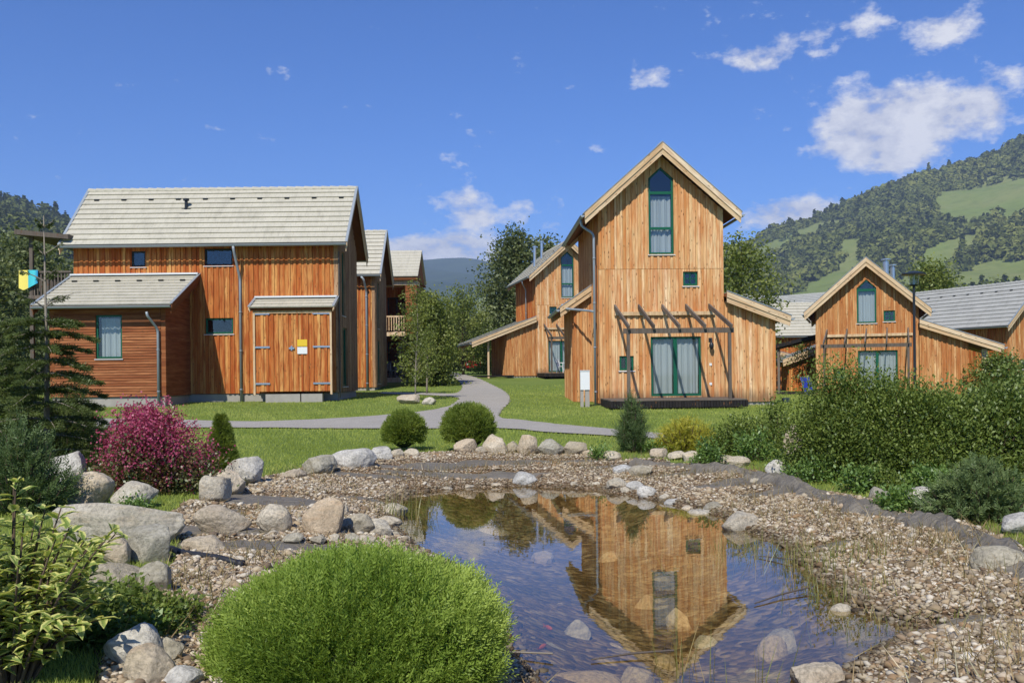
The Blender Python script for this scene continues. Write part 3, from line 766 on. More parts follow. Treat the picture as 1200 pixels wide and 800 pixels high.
def deck(name, label, root_xy, yaw, Z, x0, x1, y0, y1, h, group=None):
    """boards run left-right; skirt of short dark slats; y0 is the outer edge (negative), y1 at the wall"""
    t = empty(name, (root_xy[0], root_xy[1], Z), R(yaw), label=label, cat='deck', group=group)
    b = MB(); y = y0
    while y < y1-.02:
        y2 = min(y+.14, y1); b.hexa([(x0,y,h-.035),(x1,y,h-.035),(x1,y2-.008,h-.035),(x0,y2-.008,h-.035),(x0,y,h),(x1,y,h),(x1,y2-.008,h),(x0,y2-.008,h)], random.random(), [(y,x0),(y,x1),(y2,x1),(y2,x0)]*2); y = y2
    b.build('deck_boards', W_grey, t)
    s = MB(); x = x0
    while x < x1-.02:
        s.box(x, y0+.01, h-.26, x+.085, y0+.035, h-.037); x += .098
    y = y0+.04
    while y < y1-.1:
        s.box(x0+.002, y, h-.26, x0+.027, y+.085, h-.037); s.box(x1-.027, y, h-.26, x1-.002, y+.085, h-.037); y += .098
    s.build('skirt', W_dark, t)
    j = MB()
    for x in np.linspace(x0+.25, x1-.25, 5): j.box(x-.05, y0+.2, h-.2, x+.05, y1-.05, h-.04)
    for x in (x0+.5, (x0+x1)/2, x1-.5):
        for y in (y0+.35, y1-.4): j.box(x-.1, y-.1, -.3, x+.1, y+.1, h-.2)
    j.build('joists', W_dark, t)
    return t
def pergola(name, label, root_xy, yaw, Z, xs_, xw_, yo, zf, zw, zbase, px=None, group=None, beam=None, rs=.09):
    """rafters from the wall ledger (zw) down to the front beam (zf); yo = outer beam y (negative)"""
    t = empty(name, (root_xy[0], root_xy[1], Z), R(yaw), label=label, cat='pergola', group=group)
    l = MB(); l.box(xw_[0]-.02, -.12, zw-.33, xw_[-1]+.2, -.03, zw-.20); l.build('ledger', W_fascia, t)
    for i, (a, b) in enumerate(zip(xs_, xw_)):
        m = MB(); A = Vector((b, -.03, zw)); B = Vector((a, yo, zf+.14)); B2 = B+(B-A).normalized()*.22
        m.bar(A, B2, .06, .15); m.build('rafter', W_grey, t)
    m = MB(); bx0, bx1 = beam or (xs_[0]-.15, xs_[-1]+.12); m.box(bx0, yo-.05, zf-.12, bx1, yo+.05, zf+.05, .4); m.build('beam', W_grey, t)
    for x in (px or (xs_[0]+.02, xs_[-1]-.02)):
        m = MB(); m.box(x-.05, yo-.045, zbase, x+.05, yo+.045, zf-.121, random.random()); m.build('post', W_grey, t)
    return t

S1 = 1100/32.5
# ---- tall house in the centre right
def tower_ops(m=1, W=4.52, dz=0.0, short=0.0, one=False):
    h = W/2
    def o(a, b, **k):
        if m < 0: a, b = -b, -a
        return dict(u0=a+h, u1=b+h, **k)
    tall = o(-.44, .47, z0=5.45-short, z1=8.19-short-(.72 if one else 0), apex=8.60-short-(.72 if one else 0))
    sm = o(.79, 1.32, z0=4.31-(short*.26 if not one else .72), z1=4.82-(short*.26 if not one else .72))
    door = o(-.41, 1.42, z0=.34, z1=2.48); lw = o(-1.55, -1.03, z0=1.28, z1=1.80)
    return tall, sm, door, lw
def dress_tower(root, ops, W, m=1, one=False):
    tall, sm, door, lw = ops; f = FR(W); z0 = tall['z0']; a, b = tall['u0'], tall['u1']
    hm = [(z0+2.22, .10), (z0+.94, .09)] if not one else [(tall['z1']-.10, .12)]
    cz = z0+2.12 if not one else tall['z1']-.2
    window(root, **f, o=tall, hm=hm, curtain=[(a+.08, b-.08, z0+.08, cz)])
    window(root, **f, o=sm, vm=[((sm['u0']+sm['u1'])/2, .025)], hm=[(sm['z0']+.26, .025)])
    da, db = door['u0'], door['u1']; mid = da+.80 if m > 0 else db-.80
    mid = (da+db)/2-.02*m
    window(root, **f, o=door, name='terrace_door', vm=[(mid, .13)], curtain=[(da+.09, mid-.07, door['z0']+.09, door['z1']-.1), (mid+.07, db-.09, door['z0']+.09, door['z1']-.1)], sill=False)
    window(root, **f, o=lw, vm=[((lw['u0']+lw['u1'])/2, .06)])
ops = tower_ops()
tw, ti = house('wooden_house', 'tall narrow timber house with steep gable and pointed green window, right behind the pond', 5.42, S1, .27, 1.8, 4.52, 7.0, 6.85, 9.33, joint=4.92, fo=ops, seed=11, zb=.1, foff=0,
               group='timber chalets of the village', swood=W_mid)
dress_tower(tw, ops, 4.52)
annex(tw, 1, 2.26, 4.14, .02, 5.2, 4.03, .38, W_gold, zb=.1, ovo=.45, ove=.35, seed=21)
annex(tw, -1, -2.26, -2.95, 2.3, 6.6, 4.5, .66, W_mid, zb=.1, ovo=.55, ove=.25, seed=25)
lm = MB(); lm.box(1.68, -.06, 2.28, 1.82, -.025, 2.42, .5); lm.tube([(1.75,-.06,2.35),(1.75,-.16,2.40),(1.75,-.20,2.30)], .02, 6); lm.build('lamp_bracket', M_lamp_dark, tw)
lm2 = MB(); lm2.tube([(1.75,-.19,2.30),(1.75,-.19,2.16),(1.75,-.19,2.08),(1.75,-.19,2.0)], [.03,.085,.08,.03], 10); lm2.build('lamp_globe', M_lamp_dark, tw, smooth=True)
for z in (1.42, .72):
    sk = MB(); sk.box(1.70, -.045, z, 1.79, -.024, z+.09, .5); sk.build('wall_socket', M_white, tw)
downpipe(tw, [(-2.88,.1,6.75),(-2.86,.1,6.5),(-2.42,.05,6.2),(-2.42,.05,-.1)])
downpipe(tw, [(-3.40,2.2,3.85),(-3.38,2.2,3.68),(-2.5,1.0,3.5),(-2.44,.2,3.42)])
TX, TY = 5.42, S1
deck('terrace_deck', 'weathered grey terrace deck with dark slatted skirt before the tall house', (TX, TY), 1.8, .27, -2.25, 2.30, -2.72, -.03, .29, group='terrace decks')
pergola('pergola', 'open grey pergola of five rafters over the deck of the tall house', (TX, TY), 1.8, .27, [-1.63,-.79,.06,.92,1.80], [-1.70,-.84,.01,.87,1.71], -2.55, 2.62, 3.58, .29, group='wooden pergolas', px=(-1.62,1.78))
# meter cabinet at its corner
g = P(684.5, 474, 33.2); mc = empty('meter_cabinet', (g.x, g.y, .2), 0, label='white electric meter cabinet on a pale post at the left corner of the tall house', cat='cabinet')
b_ = MB(); b_.box(-.13,-.1,.68,.2,.12,1.34); b_.build('cabinet_box', M_white, mc)
b_ = MB(); b_.box(-.14,-.12,1.341,.21,.14,1.37); b_.build('lid', M_sill, mc)
b_ = MB(); b_.box(-.13,-.06,-.2,-.02,.1,.679); b_.box(.04,-.06,-.2,.19,.1,.679); b_.build('pedestal', M_conc, mc)

# ---- second tall house, mirrored, further back
ops2 = tower_ops(-1)
D2 = 64.5; g2 = P(669, 441, D2); Z2 = float(terr(np.array([g2.x]), np.array([D2]))[0])
h2x, h2y = g2.x-.15, D2
W2 = 4.52
hb, _ = house('wooden_house', 'tall timber house with lean-to on its left, half hidden behind the one by the pond', h2x, h2y, Z2, 11, W2, 7.0, 6.85, 9.33, joint=4.92, fo=ops2, seed=31, zb=.1, group='timber chalets of the village', swood=W_orange)
dress_tower(hb, ops2, W2, -1)
annex(hb, -1, -2.26, -4.3, .02, 6.2, 4.1, .38, W_mid, zb=.1, ove=.35, seed=35, roof_out=-6.75, gutter=True)
pm = MB(); pm.box(-5.6,.2,-.2,-5.48,.32,2.45); pm.build('carport_post', W_fascia, hb)
downpipe(hb, [(-2.88,1.5,6.75),(-2.86,1.5,6.5),(-2.42,2.5,6.2),(-2.42,2.5,3.9)])
for (yy, hh, xx) in ((4.6, 9.85, -.75), (3.4, 9.3, -1.55)):
    c = MB(); c.tube([(xx, yy, 7.2), (xx, yy, hh), ], .1, 12); c.tube([(xx, yy, hh+.001), (xx, yy, hh+.1)], .15, 12); c.build('flue_pipe', M_steel, hb, smooth=False)
deck('terrace_deck', 'small dark terrace deck before the half hidden tall house', (h2x, h2y), 11, Z2, -2.25, 2.2, -2.5, -.03, .29, group='terrace decks')
pergola('pergola', 'small far pergola on the half hidden tall house', (h2x, h2y), 11, Z2, [-1.78,-.9,-.04,.8,1.65], [-1.71,-.84,.01,.87,1.71], -2.4, 2.62, 3.58, .29, group='wooden pergolas')
dm = MB(); dm.box(-6.4,-.4,.08,-3.9,.0,.16); dm.build('step_platform', W_dark, hb)

# ---- low gabled house at the right
D3 = 46.5; g3 = P(1016, 440, D3); H3X = g3.x; Z3 = .1
t3, s3, d3, l3 = tower_ops(1, 4.75, one=True)
t3 = dict(u0=t3['u0'], u1=t3['u1'], z0=3.68, z1=5.42, apex=5.85); s3 = dict(u0=s3['u0'], u1=s3['u1'], z0=3.74, z1=4.27); d3.update(z0=.3, z1=2.32); l3.update(z0=.95, z1=1.45)
ops3 = (t3, s3, d3, l3)
hc, _ = house('wooden_house', 'low timber house with wide gable behind the hedge, street lamp before it', H3X, D3, Z3, -20, 4.75, 7.5, 4.25, 6.85, ov=.55, fo=ops3, seed=41, wood=W_mid, roofm=M_roof2, group='timber chalets of the village')
dress_tower(hc, ops3, 4.75, 1, one=True)
annex(hc, 1, 2.375, 4.55, .02, 5.6, 3.75, .36, W_mid, seed=45, roof_out=6.05, roofm=M_roof2)
pm = MB(); pm.box(5.15,.1,-.2,5.4,.3,2.3); pm.build('carport_post', W_fascia, hc)
for (xx, yy, hh, rr) in ((1.0, 2.6, 6.95, .14), (1.35, 3.2, 6.7, .11)):
    c = MB(); c.tube([(xx, yy, 5.0), (xx, yy, hh)], rr, 12); c.tube([(xx, yy, hh+.08), (xx, yy, hh+.14)], rr*1.7, 12); c.tube([(xx, yy, hh-.02), (xx, yy, hh+.1)], rr*.6, 8); c.build('flue_pipe', M_steel, hc)
pergola('pergola', 'grey pergola over the terrace door of the low gabled house', (H3X, D3), -20, Z3, [-1.95,-1.0,-.1,.85,1.8], [-1.85,-.9,0,.95,1.9], -2.5, 2.55, 3.35, .1, group='wooden pergolas')
# side awning of that house: dark slab on posts, with deck and blue canvas chair
aw = MB(); aw.hexa([(-6.0,1.0,2.15),(-2.4,1.0,3.05),(-2.4,4.0,3.05),(-6.0,4.0,2.15),(-6.0,1.0,2.35),(-2.4,1.0,3.22),(-2.4,4.0,3.22),(-6.0,4.0,2.35)]); aw.build('side_awning', W_dark, hc)
for x in (-5.6, -4.3):
    pm = MB(); pm.box(x-.06,1.2,-.2,x+.06,1.32,2.25 if x < -5 else 2.5); pm.build('awning_post', W_grey, hc)
aw = MB(); aw.box(-6.1,.4,.0,-2.45,4.2,.2); aw.build('side_deck', W_dark, hc)

# ---- grey-roofed house at the far right edge
c4 = P(1178, 383, 60); k4 = R(21)
hd, _ = house('wooden_house', 'timber house with long grey tiled roof cut by the right picture edge', c4.x+2.8*math.cos(k4)+.15, 60+2.8*math.sin(k4)+.5, 0.1, 21, 4.9, 9.8, 4.1, 7.1, ov=.5, wood=W_mid, roofm=M_roof2, seed=51, vents=9, group='timber chalets of the village', swood=W_orange,
               fo=[dict(u0=1.0, u1=1.6, z0=1.3, z1=1.9)])
window(hd, **FR(4.9), o=dict(u0=1.0, u1=1.6, z0=1.3, z1=1.9))

# ---- houses beyond
def far_house(label, px, py, D, yaw, W, L, ze, zr, zbase=None, wood=None, roofm=None, seed=60, ops=()):
    g = P(px, py, D); z = zbase if zbase is not None else tz(g.x, D)
    r, i = house('wooden_house', label, g.x, D, z, yaw, W, L, ze, zr, wood=wood or W_orange, roofm=roofm or M_roof2, seed=seed, group='timber chalets of the village', lo=ops)
    for o in ops: window(r, O=(-W/2, L), U=(0, -1), N=(-1, 0), o=o)
    return r
far_house('timber house with plain grey roof between the tall house and the low gabled one', 984, 400, 72, 90, 5, 7.2, 4.2, 6.8, zbase=-.2, seed=61, roofm=M_roof)
far_house('distant house, only its grey roof showing above the lean-to of the tall house', 890, 400, 88, 78, 5, 6, 5.6, 8.4, zbase=.2, seed=62)
far_house('small distant house with dark gable peeping over the low gabled house', 974, 400, 112, 40, 6, 8, 7.6, 10.2, zbase=.5, seed=63, wood=W_dark)
lh = empty('wooden_shed', (0,0,0), label='low orange timber shed with sloping roof on the lawn beyond the side awning', cat='shed')
g = P(921, 440, 62); lh.location = (g.x, 62, .1); lh.rotation_euler = (0,0,R(-12))
wall(lh, 'wall', (-1.7, 0), (1, 0), (0, -1), 0, 3.4, .05, lambda u: 2.75-.30*u, [], W_orange, seed=71)
wall(lh, 'wall', (1.7, 0), (0, 1), (1, 0), .17, 3, .05, lambda u: 1.7, [], W_orange, seed=72)
wall(lh, 'wall', (-1.7, 3), (0, -1), (-1, 0), .0, 2.83, .05, lambda u: 2.7, [], W_orange, seed=73)
slope_roof(lh, -1.95, 3.05, 2.1, 1.85, -.35, 3.3, M_roof2, seed=74)
lh2 = empty('wooden_shed', (0,0,0), label='orange shed with grey mono-pitch roof close beside the low gabled house', cat='shed')
g = P(955, 438, 56); lh2.location = (g.x, 56, .05); lh2.rotation_euler = (0,0,R(-8))
wall(lh2, 'wall', (-1.5, 0), (1, 0), (0, -1), 0, 3.0, .05, lambda u: 1.95+.36*u, [], W_orange, seed=75)
wall(lh2, 'wall', (1.5, 0), (0, 1), (1, 0), .17, 3, .05, lambda u: 2.9, [], W_orange, seed=76)
wall(lh2, 'wall', (-1.5, 3), (0, -1), (-1, 0), .0, 2.83, .05, lambda u: 1.9, [], W_orange, seed=77)
slope_roof(lh2, 1.85, 3.4, -1.9, 2.05, -.3, 3.3, M_roof2, seed=78)

# ---- long house at the left (ridge across the picture) : local -y faces right, local -x faces the camera
AX, AD, AZ = -7.17, 38.9+2.3, .42
AW, AL = 4.6, 10.95
def ax(px): return (px-600)/28.3           # world x on the front plane
def au(px): return AL + (ax(px)-AX)        # wall coordinate, from the far left end
def az(py, px): return 1.5+(437-(py+.011*(px-600)))/28.3-AZ
def aop(x0, x1, y0, y1): m=(x0+x1)/2; return dict(u0=au(x0), u1=au(x1), z0=az(y1, m), z1=az(y0, m))
w1, w2, w3 = aop(155,172,294,312.5), aop(241,274,291,311), aop(241,274,372.5,391)
r1 = dict(u0=.75, u1=1.5, z0=3.6, z1=6.3); r2 = dict(u0=.75, u1=1.9, z0=.6, z1=3.1)
ha, _ = house('wooden_house', 'long orange timber house with pale tiled roof, a wing and a cupboard shed', AX, AD, AZ, 90, AW, AL, 6.50, 9.28, ov=.52, ovf=.45, ovb=.35, wood=W_gable, swood=W_orange, fo=[dict(u0=o['u0'], u1=o['u1'], z0=o['z0'], z1=o['z1']) for o in (r1, r2)],
              lo=[w1, w2, w3], seed=81, vents=10, group='timber chalets of the village', zb=.36, plinth=.34)
LF = dict(O=(-AW/2, AL), U=(0, -1), N=(-1, 0))
window(ha, **LF, o=w1, fmat=M_dark); window(ha, **LF, o=w2, fmat=M_dark); window(ha, **LF, o=w3, curtain=None)
window(ha, **FR(AW), o=r1); window(ha, **FR(AW), o=r2, vm=[(1.3, .08)], curtain=[(.85, 1.2, .7, 3.0)])
# wing (local y from the right end)
wy0, wy1 = AX-(-13.32), AX-(-17.75)
wu = lambda px: (wy1-( AX-((px-600)/30.45)))
wz = lambda py, px: 1.5+(437-(py+.011*(px-600)))/30.45-AZ
ww = dict(u0=wu(113), u1=wu(144), z0=wz(420,128), z1=wz(369,128))
annex(ha, -1, -AW/2, -AW/2-2.8, wy0, wy1, 5.28, .44, W_red, zb=.34, ovo=.5, ove=.42, horiz=True, outer=[ww], seed=91, plinth=.32, top_flash=True, bmat=W_soffit, vents=6)
window(ha, O=(-AW/2-2.8, wy1), U=(0, -1), N=(-1, 0), o=ww, curtain=[(ww['u0']+.15, ww['u1']-.08, ww['z0']+.08, ww['z0']+1.55)])
# cupboard shed
sy0, sy1 = AX-(-7.3), AX-(-10.45)
annex(ha, -1, -AW/2, -AW/2-.85, sy0, sy1, 3.93+.35, .42, W_orange, zb=.44, ovo=.22, ove=.12, seed=95, plinth=-.3, top_flash=True, gutter=False, bh=(.1,.08))
xo = -AW/2-.85-.03
fb = MB(); fb.box(xo+.03, sy0+.4, -.5, xo+.35, sy0+1.25, .33); fb.box(xo+.03, sy0+1.3, -.5, xo+.35, sy0+2.7, .33); fb.build('footing', M_conc, ha)
dl = MB(); dl.box(xo-.012, sy0+.17, .5, xo+.0, sy1-.13, .512)
for zz in (3.55, 2.2, .72):
    for (ya, yb) in ((sy1-.65, sy1-.06), (sy0+.06, sy0+.75)):
        hg = MB(); hg.box(xo-.02, ya, zz, xo+.0, yb, zz+.07, .5); hg.build('strap_hinge', M_steel, ha)
lt = MB(); lt.box(xo-.04, sy0+1.5, 2.15, xo, sy0+1.72, 2.22); lt.box(xo-.05, sy0+1.58, 2.09, xo-.001, sy0+1.64, 2.28); lt.build('latch', M_steel, ha)
for (mt, z0_, z1_) in ((M_yellow, 2.26, 2.53), (M_white, 1.95, 2.23)):
    sg = MB(); sg.box(xo-.02, sy0+.98, z0_, xo-.004, sy0+1.38, z1_, .5); sg.build('notice', mt, ha)
fm = MB(); fm.box(xo-.03, sy0-.02, .3, xo+.0, sy0+.06, 3.75); fm.box(xo-.03, sy1-.06, .3, xo, sy1+.02, 3.75); fm.box(xo-.035, sy0-.02, 3.60, xo-.002, sy1+.02, 3.72); fm.build('door_frame', W_fascia, ha)
# downpipes
py_ = AX-ax(283)
downpipe(ha, [(-AW/2-.6, py_+.12, 6.38), (-AW/2-.6, py_+.10, 6.2), (-AW/2-.09, py_, 5.1), (-AW/2-.09, py_, -.1)], r=.055)
pyw = AX-((185-600)/30.6)
downpipe(ha, [(-AW/2-3.36, pyw+.25, 3.55), (-AW/2-3.36, pyw+.22, 3.4), (-AW/2-2.9, pyw, 2.9), (-AW/2-2.9, pyw, -.1)], r=.05)
# roof stack
vp = MB(); yv = AX-((219-600)/27.5); vp.tube([(-1.05, yv, 8.0), (-1.05, yv, 8.62)], .07, 10); vp.tube([(-1.05, yv, 8.6), (-1.05, yv, 8.68)], .13, 10)
vp.hexa([(-1.3, yv-.2, 7.93), (-.85, yv-.2, 8.38), (-.85, yv+.2, 8.38), (-1.3, yv+.2, 7.93), (-1.32, yv-.2, 8.0), (-.87, yv-.2, 8.44), (-.87, yv+.2, 8.44), (-1.32, yv+.2, 8.0)]); vp.build('vent_pipe', M_lamp_dark, ha)
# corner boards of the grey gable wall
cb = MB(); cb.box(-AW/2-.03, -.05, .15, -AW/2+.12, -.025, 6.2); cb.build('corner_board', W_grey, ha)
# balcony with shade roof at its left end
bl = MB(); by0, by1 = AX+18.15, AX+19.9
bl.box(-AW/2-.2, by0, 4.35, 2.0, by1, 4.5); bl.build('balcony_floor', W_grey, ha)
rl = MB(); rl.box(-AW/2-.2, by0, 5.42, -AW/2-.08, by1, 5.5)
for y in np.arange(by0+.1, by1-.05, .14): rl.box(-AW/2-.16, y, 4.5, -AW/2-.12, y+.05, 5.42)
rl.box(-AW/2-.2, by1-.08, 5.42, 2, by1, 5.5)
for x in np.arange(-AW/2, 2, .16): rl.box(x, by1-.06, 4.5, x+.05, by1-.02, 5.42)
rl.build('balcony_railing', W_grey, ha)
for (xx, yy) in ((-AW/2-.1, by1-.1), (1.9, by1-.1)):
    q = MB(); q.box(xx-.07, yy-.07, -.3, xx+.07, yy+.07, 6.95); q.build('balcony_post', W_grey, ha)
q = MB(); q.hexa([(-AW/2-.6, by0-.1, 6.75), (2.3, by0-.1, 6.95), (2.3, by1+.35, 6.95), (-AW/2-.6, by1+.35, 6.97), (-AW/2-.6, by0-.1, 6.93), (2.3, by0-.1, 7.1), (2.3, by1+.35, 7.1), (-AW/2-.6, by1+.35, 7.17)]); q.build('balcony_roof', W_grey, ha)
# towel on the rail
def towel():
    m = Mat('towel_cloth'); x = m.n('SeparateXYZ', {0: m.uv()}).outputs[0]
    c = m.ramp(x, [(0, lin((240,222,110))), (.47, lin((240,222,110))), (.5, lin((70,190,196))), (.8, lin((80,200,206))), (1, lin((40,130,180)))])
    mt = m.bsdf(c, .9)
    mb = MB(); n = 14; x0, x1 = (33-600)/28.0, (55-600)/28.0; y = 41.2-AW/2-.27; pts = []
    for k in range(n+1):
        t = k/n; X = x0+(x1-x0)*t; zb_ = 4.7+AZ+.30*abs(t-.25)*1.3
        pts.append((X, y-.015*math.sin(t*9)-.02, zb_, 5.53+AZ, t))
    for a, b in zip(pts, pts[1:]):
        mb.face([(a[0], a[1], a[2]), (b[0], b[1], b[2]), (b[0], y, b[3]), (a[0], y, a[3])], [(a[4],0),(b[4],0),(b[4],1),(a[4],1)])
        mb.face([(a[0], y, a[3]), (b[0], y, b[3]), (b[0], y+.2, b[3]), (a[0], y+.2, a[3])], [(a[4],0),(b[4],0),(b[4],1),(a[4],1)])
    mb.build('beach_towel', mt, None, smooth=True, label='yellow and turquoise towel hung over the balcony rail of the long house', cat='towel')
towel()

# ---- two more houses behind it in the row
hbx = -7.56
hB, _ = house('wooden_house', 'timber house directly behind the long house, only its orange end showing', hbx, 52+2.3, .5, 90, 4.6, 8.5, 6.5, 9.28, ov=.52, ovf=.4, wood=W_gable, swood=W_orange, zb=.3, plinth=.28, seed=101, group='timber chalets of the village',
              fo=[dict(u0=.8, u1=1.6, z0=3.6, z1=6.2), dict(u0=.8, u1=1.8, z0=.5, z1=2.9)])
window(hB, **FR(4.6), o=dict(u0=.8, u1=1.6, z0=3.6, z1=6.2)); window(hB, **FR(4.6), o=dict(u0=.8, u1=1.8, z0=.5, z1=2.9), vm=[(1.3,.07)])
downpipe(hB, [(-2.3-.6, .55+.1, 6.38), (-2.3-.6, .5, 6.2), (-2.3-.09, .45, 5.6), (-2.3-.09, .45, -.1)], r=.06)
ZC = 1.0; XC = (489-600)/18.4
hC = empty('apartment_house', (XC, 60, ZC), 0, label='two storey timber block with balconies at the far end of the left row', cat='house')
# front plane local y=0, right end x=0
for (za, zb2) in ((.35, 3.05), (3.25, 6.2)):
    wall(hC, 'wall', (-8, 1.6), (1, 0), (0, -1), 0, 7.3, za, lambda u, q=zb2: q, [dict(u0=5.9, u1=7.15, z0=za+.05, z1=za+2.3)], W_orange, seed=111)
    window(hC, O=(-8, 1.6), U=(1, 0), N=(0, -1), o=dict(u0=5.9, u1=7.15, z0=za+.05, z1=za+2.3), vm=[(6.5, .08)], curtain=[(6.6,7.05,za+.1,za+2.2)] if za < 1 else None, fmat=M_dark)
wall(hC, 'wall', (-.72, 0), (1, 0), (0, -1), 0, .72, .2, lambda u: 6.4, [], W_red, horiz=True, seed=112, board=.2)
wall(hC, 'wall', (0, 0), (0, 1), (1, 0), .17, 6, .2, lambda u: 6.4, [], W_red, horiz=True, seed=113, board=.2)
wall(hC, 'wall', (-8, 0), (1, 0), (0, -1), 0, 5.8, .2, lambda u: 6.4, [], W_orange, seed=114)
for q in ((-2.2, .0, 2.95, -.73, 1.6, 3.2), (-2.2, -.05, 6.2, .05, 1.6, 6.6), (-2.2, .02, .0, -.73, 1.6, .3)):
    fl = MB(); fl.box(*q); fl.build('balcony_slab', W_fascia, hC)
for zz in (.3, 3.2):
    rl = MB(); rl.box(-2.2, .0, zz+.95, -.73, .07, zz+1.05)
    for x in np.arange(-2.15, -.8, .16): rl.box(x, .01, zz+.1, x+.06, .05, zz+.95)
    rl.build('railing', W_fascia if zz > 1 else W_grey, hC)
pl = MB(); pl.box(-8, .05, -.8, -.05, 6, .19); pl.build('plinth', M_conc, hC)
# roof slope facing the camera: built directly
def roofC():
    mb = MB(); k = 9; y0, z0, y1, z1 = 2.6, 8.75, -.35, 6.75
    for i in range(k):
        a, b = i/k, (i+1)/k+.01
        ya, za, yb, zb_ = y0+(y1-y0)*a, z0+(z1-z0)*a, y0+(y1-y0)*b, z0+(z1-z0)*b
        mb.hexa([(-8,yb,zb_-.02),(.12,yb,zb_-.02),(.12,ya,za-.03),(-8,ya,za-.03),(-8,yb,zb_+.05),(.12,yb,zb_+.05),(.12,ya,za),(-8,ya,za)], random.random(),
                [(0,b*3.1),(8.1,b*3.1),(8.1,a*3.1),(0,a*3.1)]*2)
    mb.hexa([(-8,2.6,8.55),(.12,2.6,8.55),(.12,5.6,6.7),(-8,5.6,6.7),(-8,2.6,8.75),(.12,2.6,8.75),(.12,5.6,6.9),(-8,5.6,6.9)])
    r = mb.build('roof', M_roof, hC)
    s = MB(); s.box(-8, -.3, 6.6, .1, -.2, 6.74); s.box(-8, -.3, 6.5, .1, 5.5, 6.6); s.build('fascia', W_soffit, r)
    g_ = MB(); g_.face([(.0,-.2,6.6),(.0,5.4,6.6),(.0,2.6,8.5)]); g_.face([(-.05,-.2,6.6),(-.05,2.6,8.5),(-.05,5.4,6.6)]); g_.build('gable_wall', W_red, r)
roofC()

# ------------------------------------------------------------------ foliage kit (numpy)
def nrm(a): return a/np.maximum(np.linalg.norm(a, axis=-1, keepdims=True), 1e-9)
def rvec(n): return nrm(rng.normal(size=(n, 3)))
class Leaves:
    """diamond leaves gathered into one mesh"""
    def __init__(s): s.P = []; s.D = []; s.L = []; s.W = []; s.r = []; s.S = []
    def add(s, P, D, L, W, r, side=None):
        n = len(P); D = nrm(D)
        if side is None: side = rvec(n)
        s.P.append(P); s.D.append(D); s.L.append(np.broadcast_to(L, n)); s.W.append(np.broadcast_to(W, n)); s.r.append(np.broadcast_to(r, n)); s.S.append(side)
    def sprays(s, P, A, side, K, L, leafL, leafW, r, ang=.9, spread=1.0, taper=True):
        """flat sprays: K leaflets set alternately along an axis"""
        A = nrm(A); side = nrm(side - A*(side*A).sum(1, keepdims=True)); N_ = np.cross(A, side)
        Lb = np.broadcast_to(L, len(P))
        for k in range(K):
            t = (k+.6)/K; sg = 1 if k % 2 else -1
            base = P + A*(Lb*t)[:, None]
            d = A*math.cos(ang) + side*sg*math.sin(ang)*spread + rng.normal(size=P.shape)*.12
            if k == K-1: d = A + rng.normal(size=P.shape)*.1
            f = (1-.5*t) if taper else 1
            s.add(base, d, leafL*f*rng.uniform(.75, 1.2, len(P)), leafW*f, np.clip(r+rng.uniform(-.12, .12, len(P)), 0, 1), side=N_+rng.normal(size=P.shape)*.35)
    def build(s, name, mat, parent=None, fold=False, **kw):
        P = np.concatenate(s.P); D = np.concatenate(s.D); L = np.concatenate(s.L)[:, None]; W = np.concatenate(s.W)[:, None]; r = np.concatenate(s.r); S = np.concatenate(s.S)
        B = nrm(np.cross(D, S)); n = len(P)
        if not fold:
            V = np.stack([P, P+D*L*.5+B*W*.5, P+D*L, P+D*L*.5-B*W*.5], 1).reshape(-1, 3)
            i = np.arange(n)*4; Fc = np.stack([i, i+1, i+2, i+3], 1)
            return np_mesh(name, V, Fc, mat, parent, rnd=r, **kw)
        Nn = np.cross(B, D)
        dr = -Nn*0 + np.array([0, 0, -1.0])
        m0 = P; m1 = P+D*L*.35+dr*L*.02; m2 = P+D*L*.7+dr*L*.10; tp = P+D*L+dr*L*.26
        up = Nn*W*.14*np.sign(Nn[:, 2:3]+1e-6)
        l1 = m1+B*W*.46+up; r1 = m1-B*W*.46+up; l2 = m2+B*W*.36+up; r2 = m2-B*W*.36+up
        V = np.stack([m0, m1, m2, tp, l1, r1, l2, r2], 1).reshape(-1, 3); i = np.arange(n)*8
        q = [(0,1,4,4), (0,5,1,1), (1,2,6,4), (1,5,7,2), (2,3,6,6), (2,7,3,3)]
        tri = []; uvt = []
        u = {0: 0, 1: 0, 2: 0, 3: .6, 4: 1, 5: -1, 6: 1, 7: -1}; vv = {0: 0, 1: .35, 2: .7, 3: 1, 4: .35, 5: .35, 6: .7, 7: .7}
        for (a, b_, c) in ((0,4,1), (0,1,5), (1,4,6), (1,6,2), (1,2,7), (1,7,5), (2,6,3), (2,3,7)):
            tri.append(np.stack([i+a, i+b_, i+c], 1)); uvt.append(np.stack([np.stack([np.full(n, u[x]), vv[x]+r*7], 1) for x in (a, b_, c)], 1))
        Fc = np.stack(tri, 1).reshape(-1, 3); uv = np.stack(uvt, 1).reshape(-1, 2)
        return np_mesh(name, V, Fc, mat, parent, rnd=np.repeat(r, 8), uv=uv, **kw)
def ico(sub):
    import bmesh
    bm = bmesh.new(); bmesh.ops.create_icosphere(bm, subdivisions=sub, radius=1)
    V = np.array([v.co[:] for v in bm.verts]); Fc = np.array([[v.index for v in f.verts] for f in bm.faces]); bm.free(); return V, Fc
ICO = {k: ico(k) for k in (1, 2, 3, 5)}
def vnoise(V, seed, f):
    r = np.random.default_rng(seed); o = np.zeros(len(V))
    for k in range(7):
        d = nrm(r.normal(size=3)); o += np.sin(V@d*f*r.uniform(.7, 1.6)+r.uniform(0, 6.3))
    return o/7
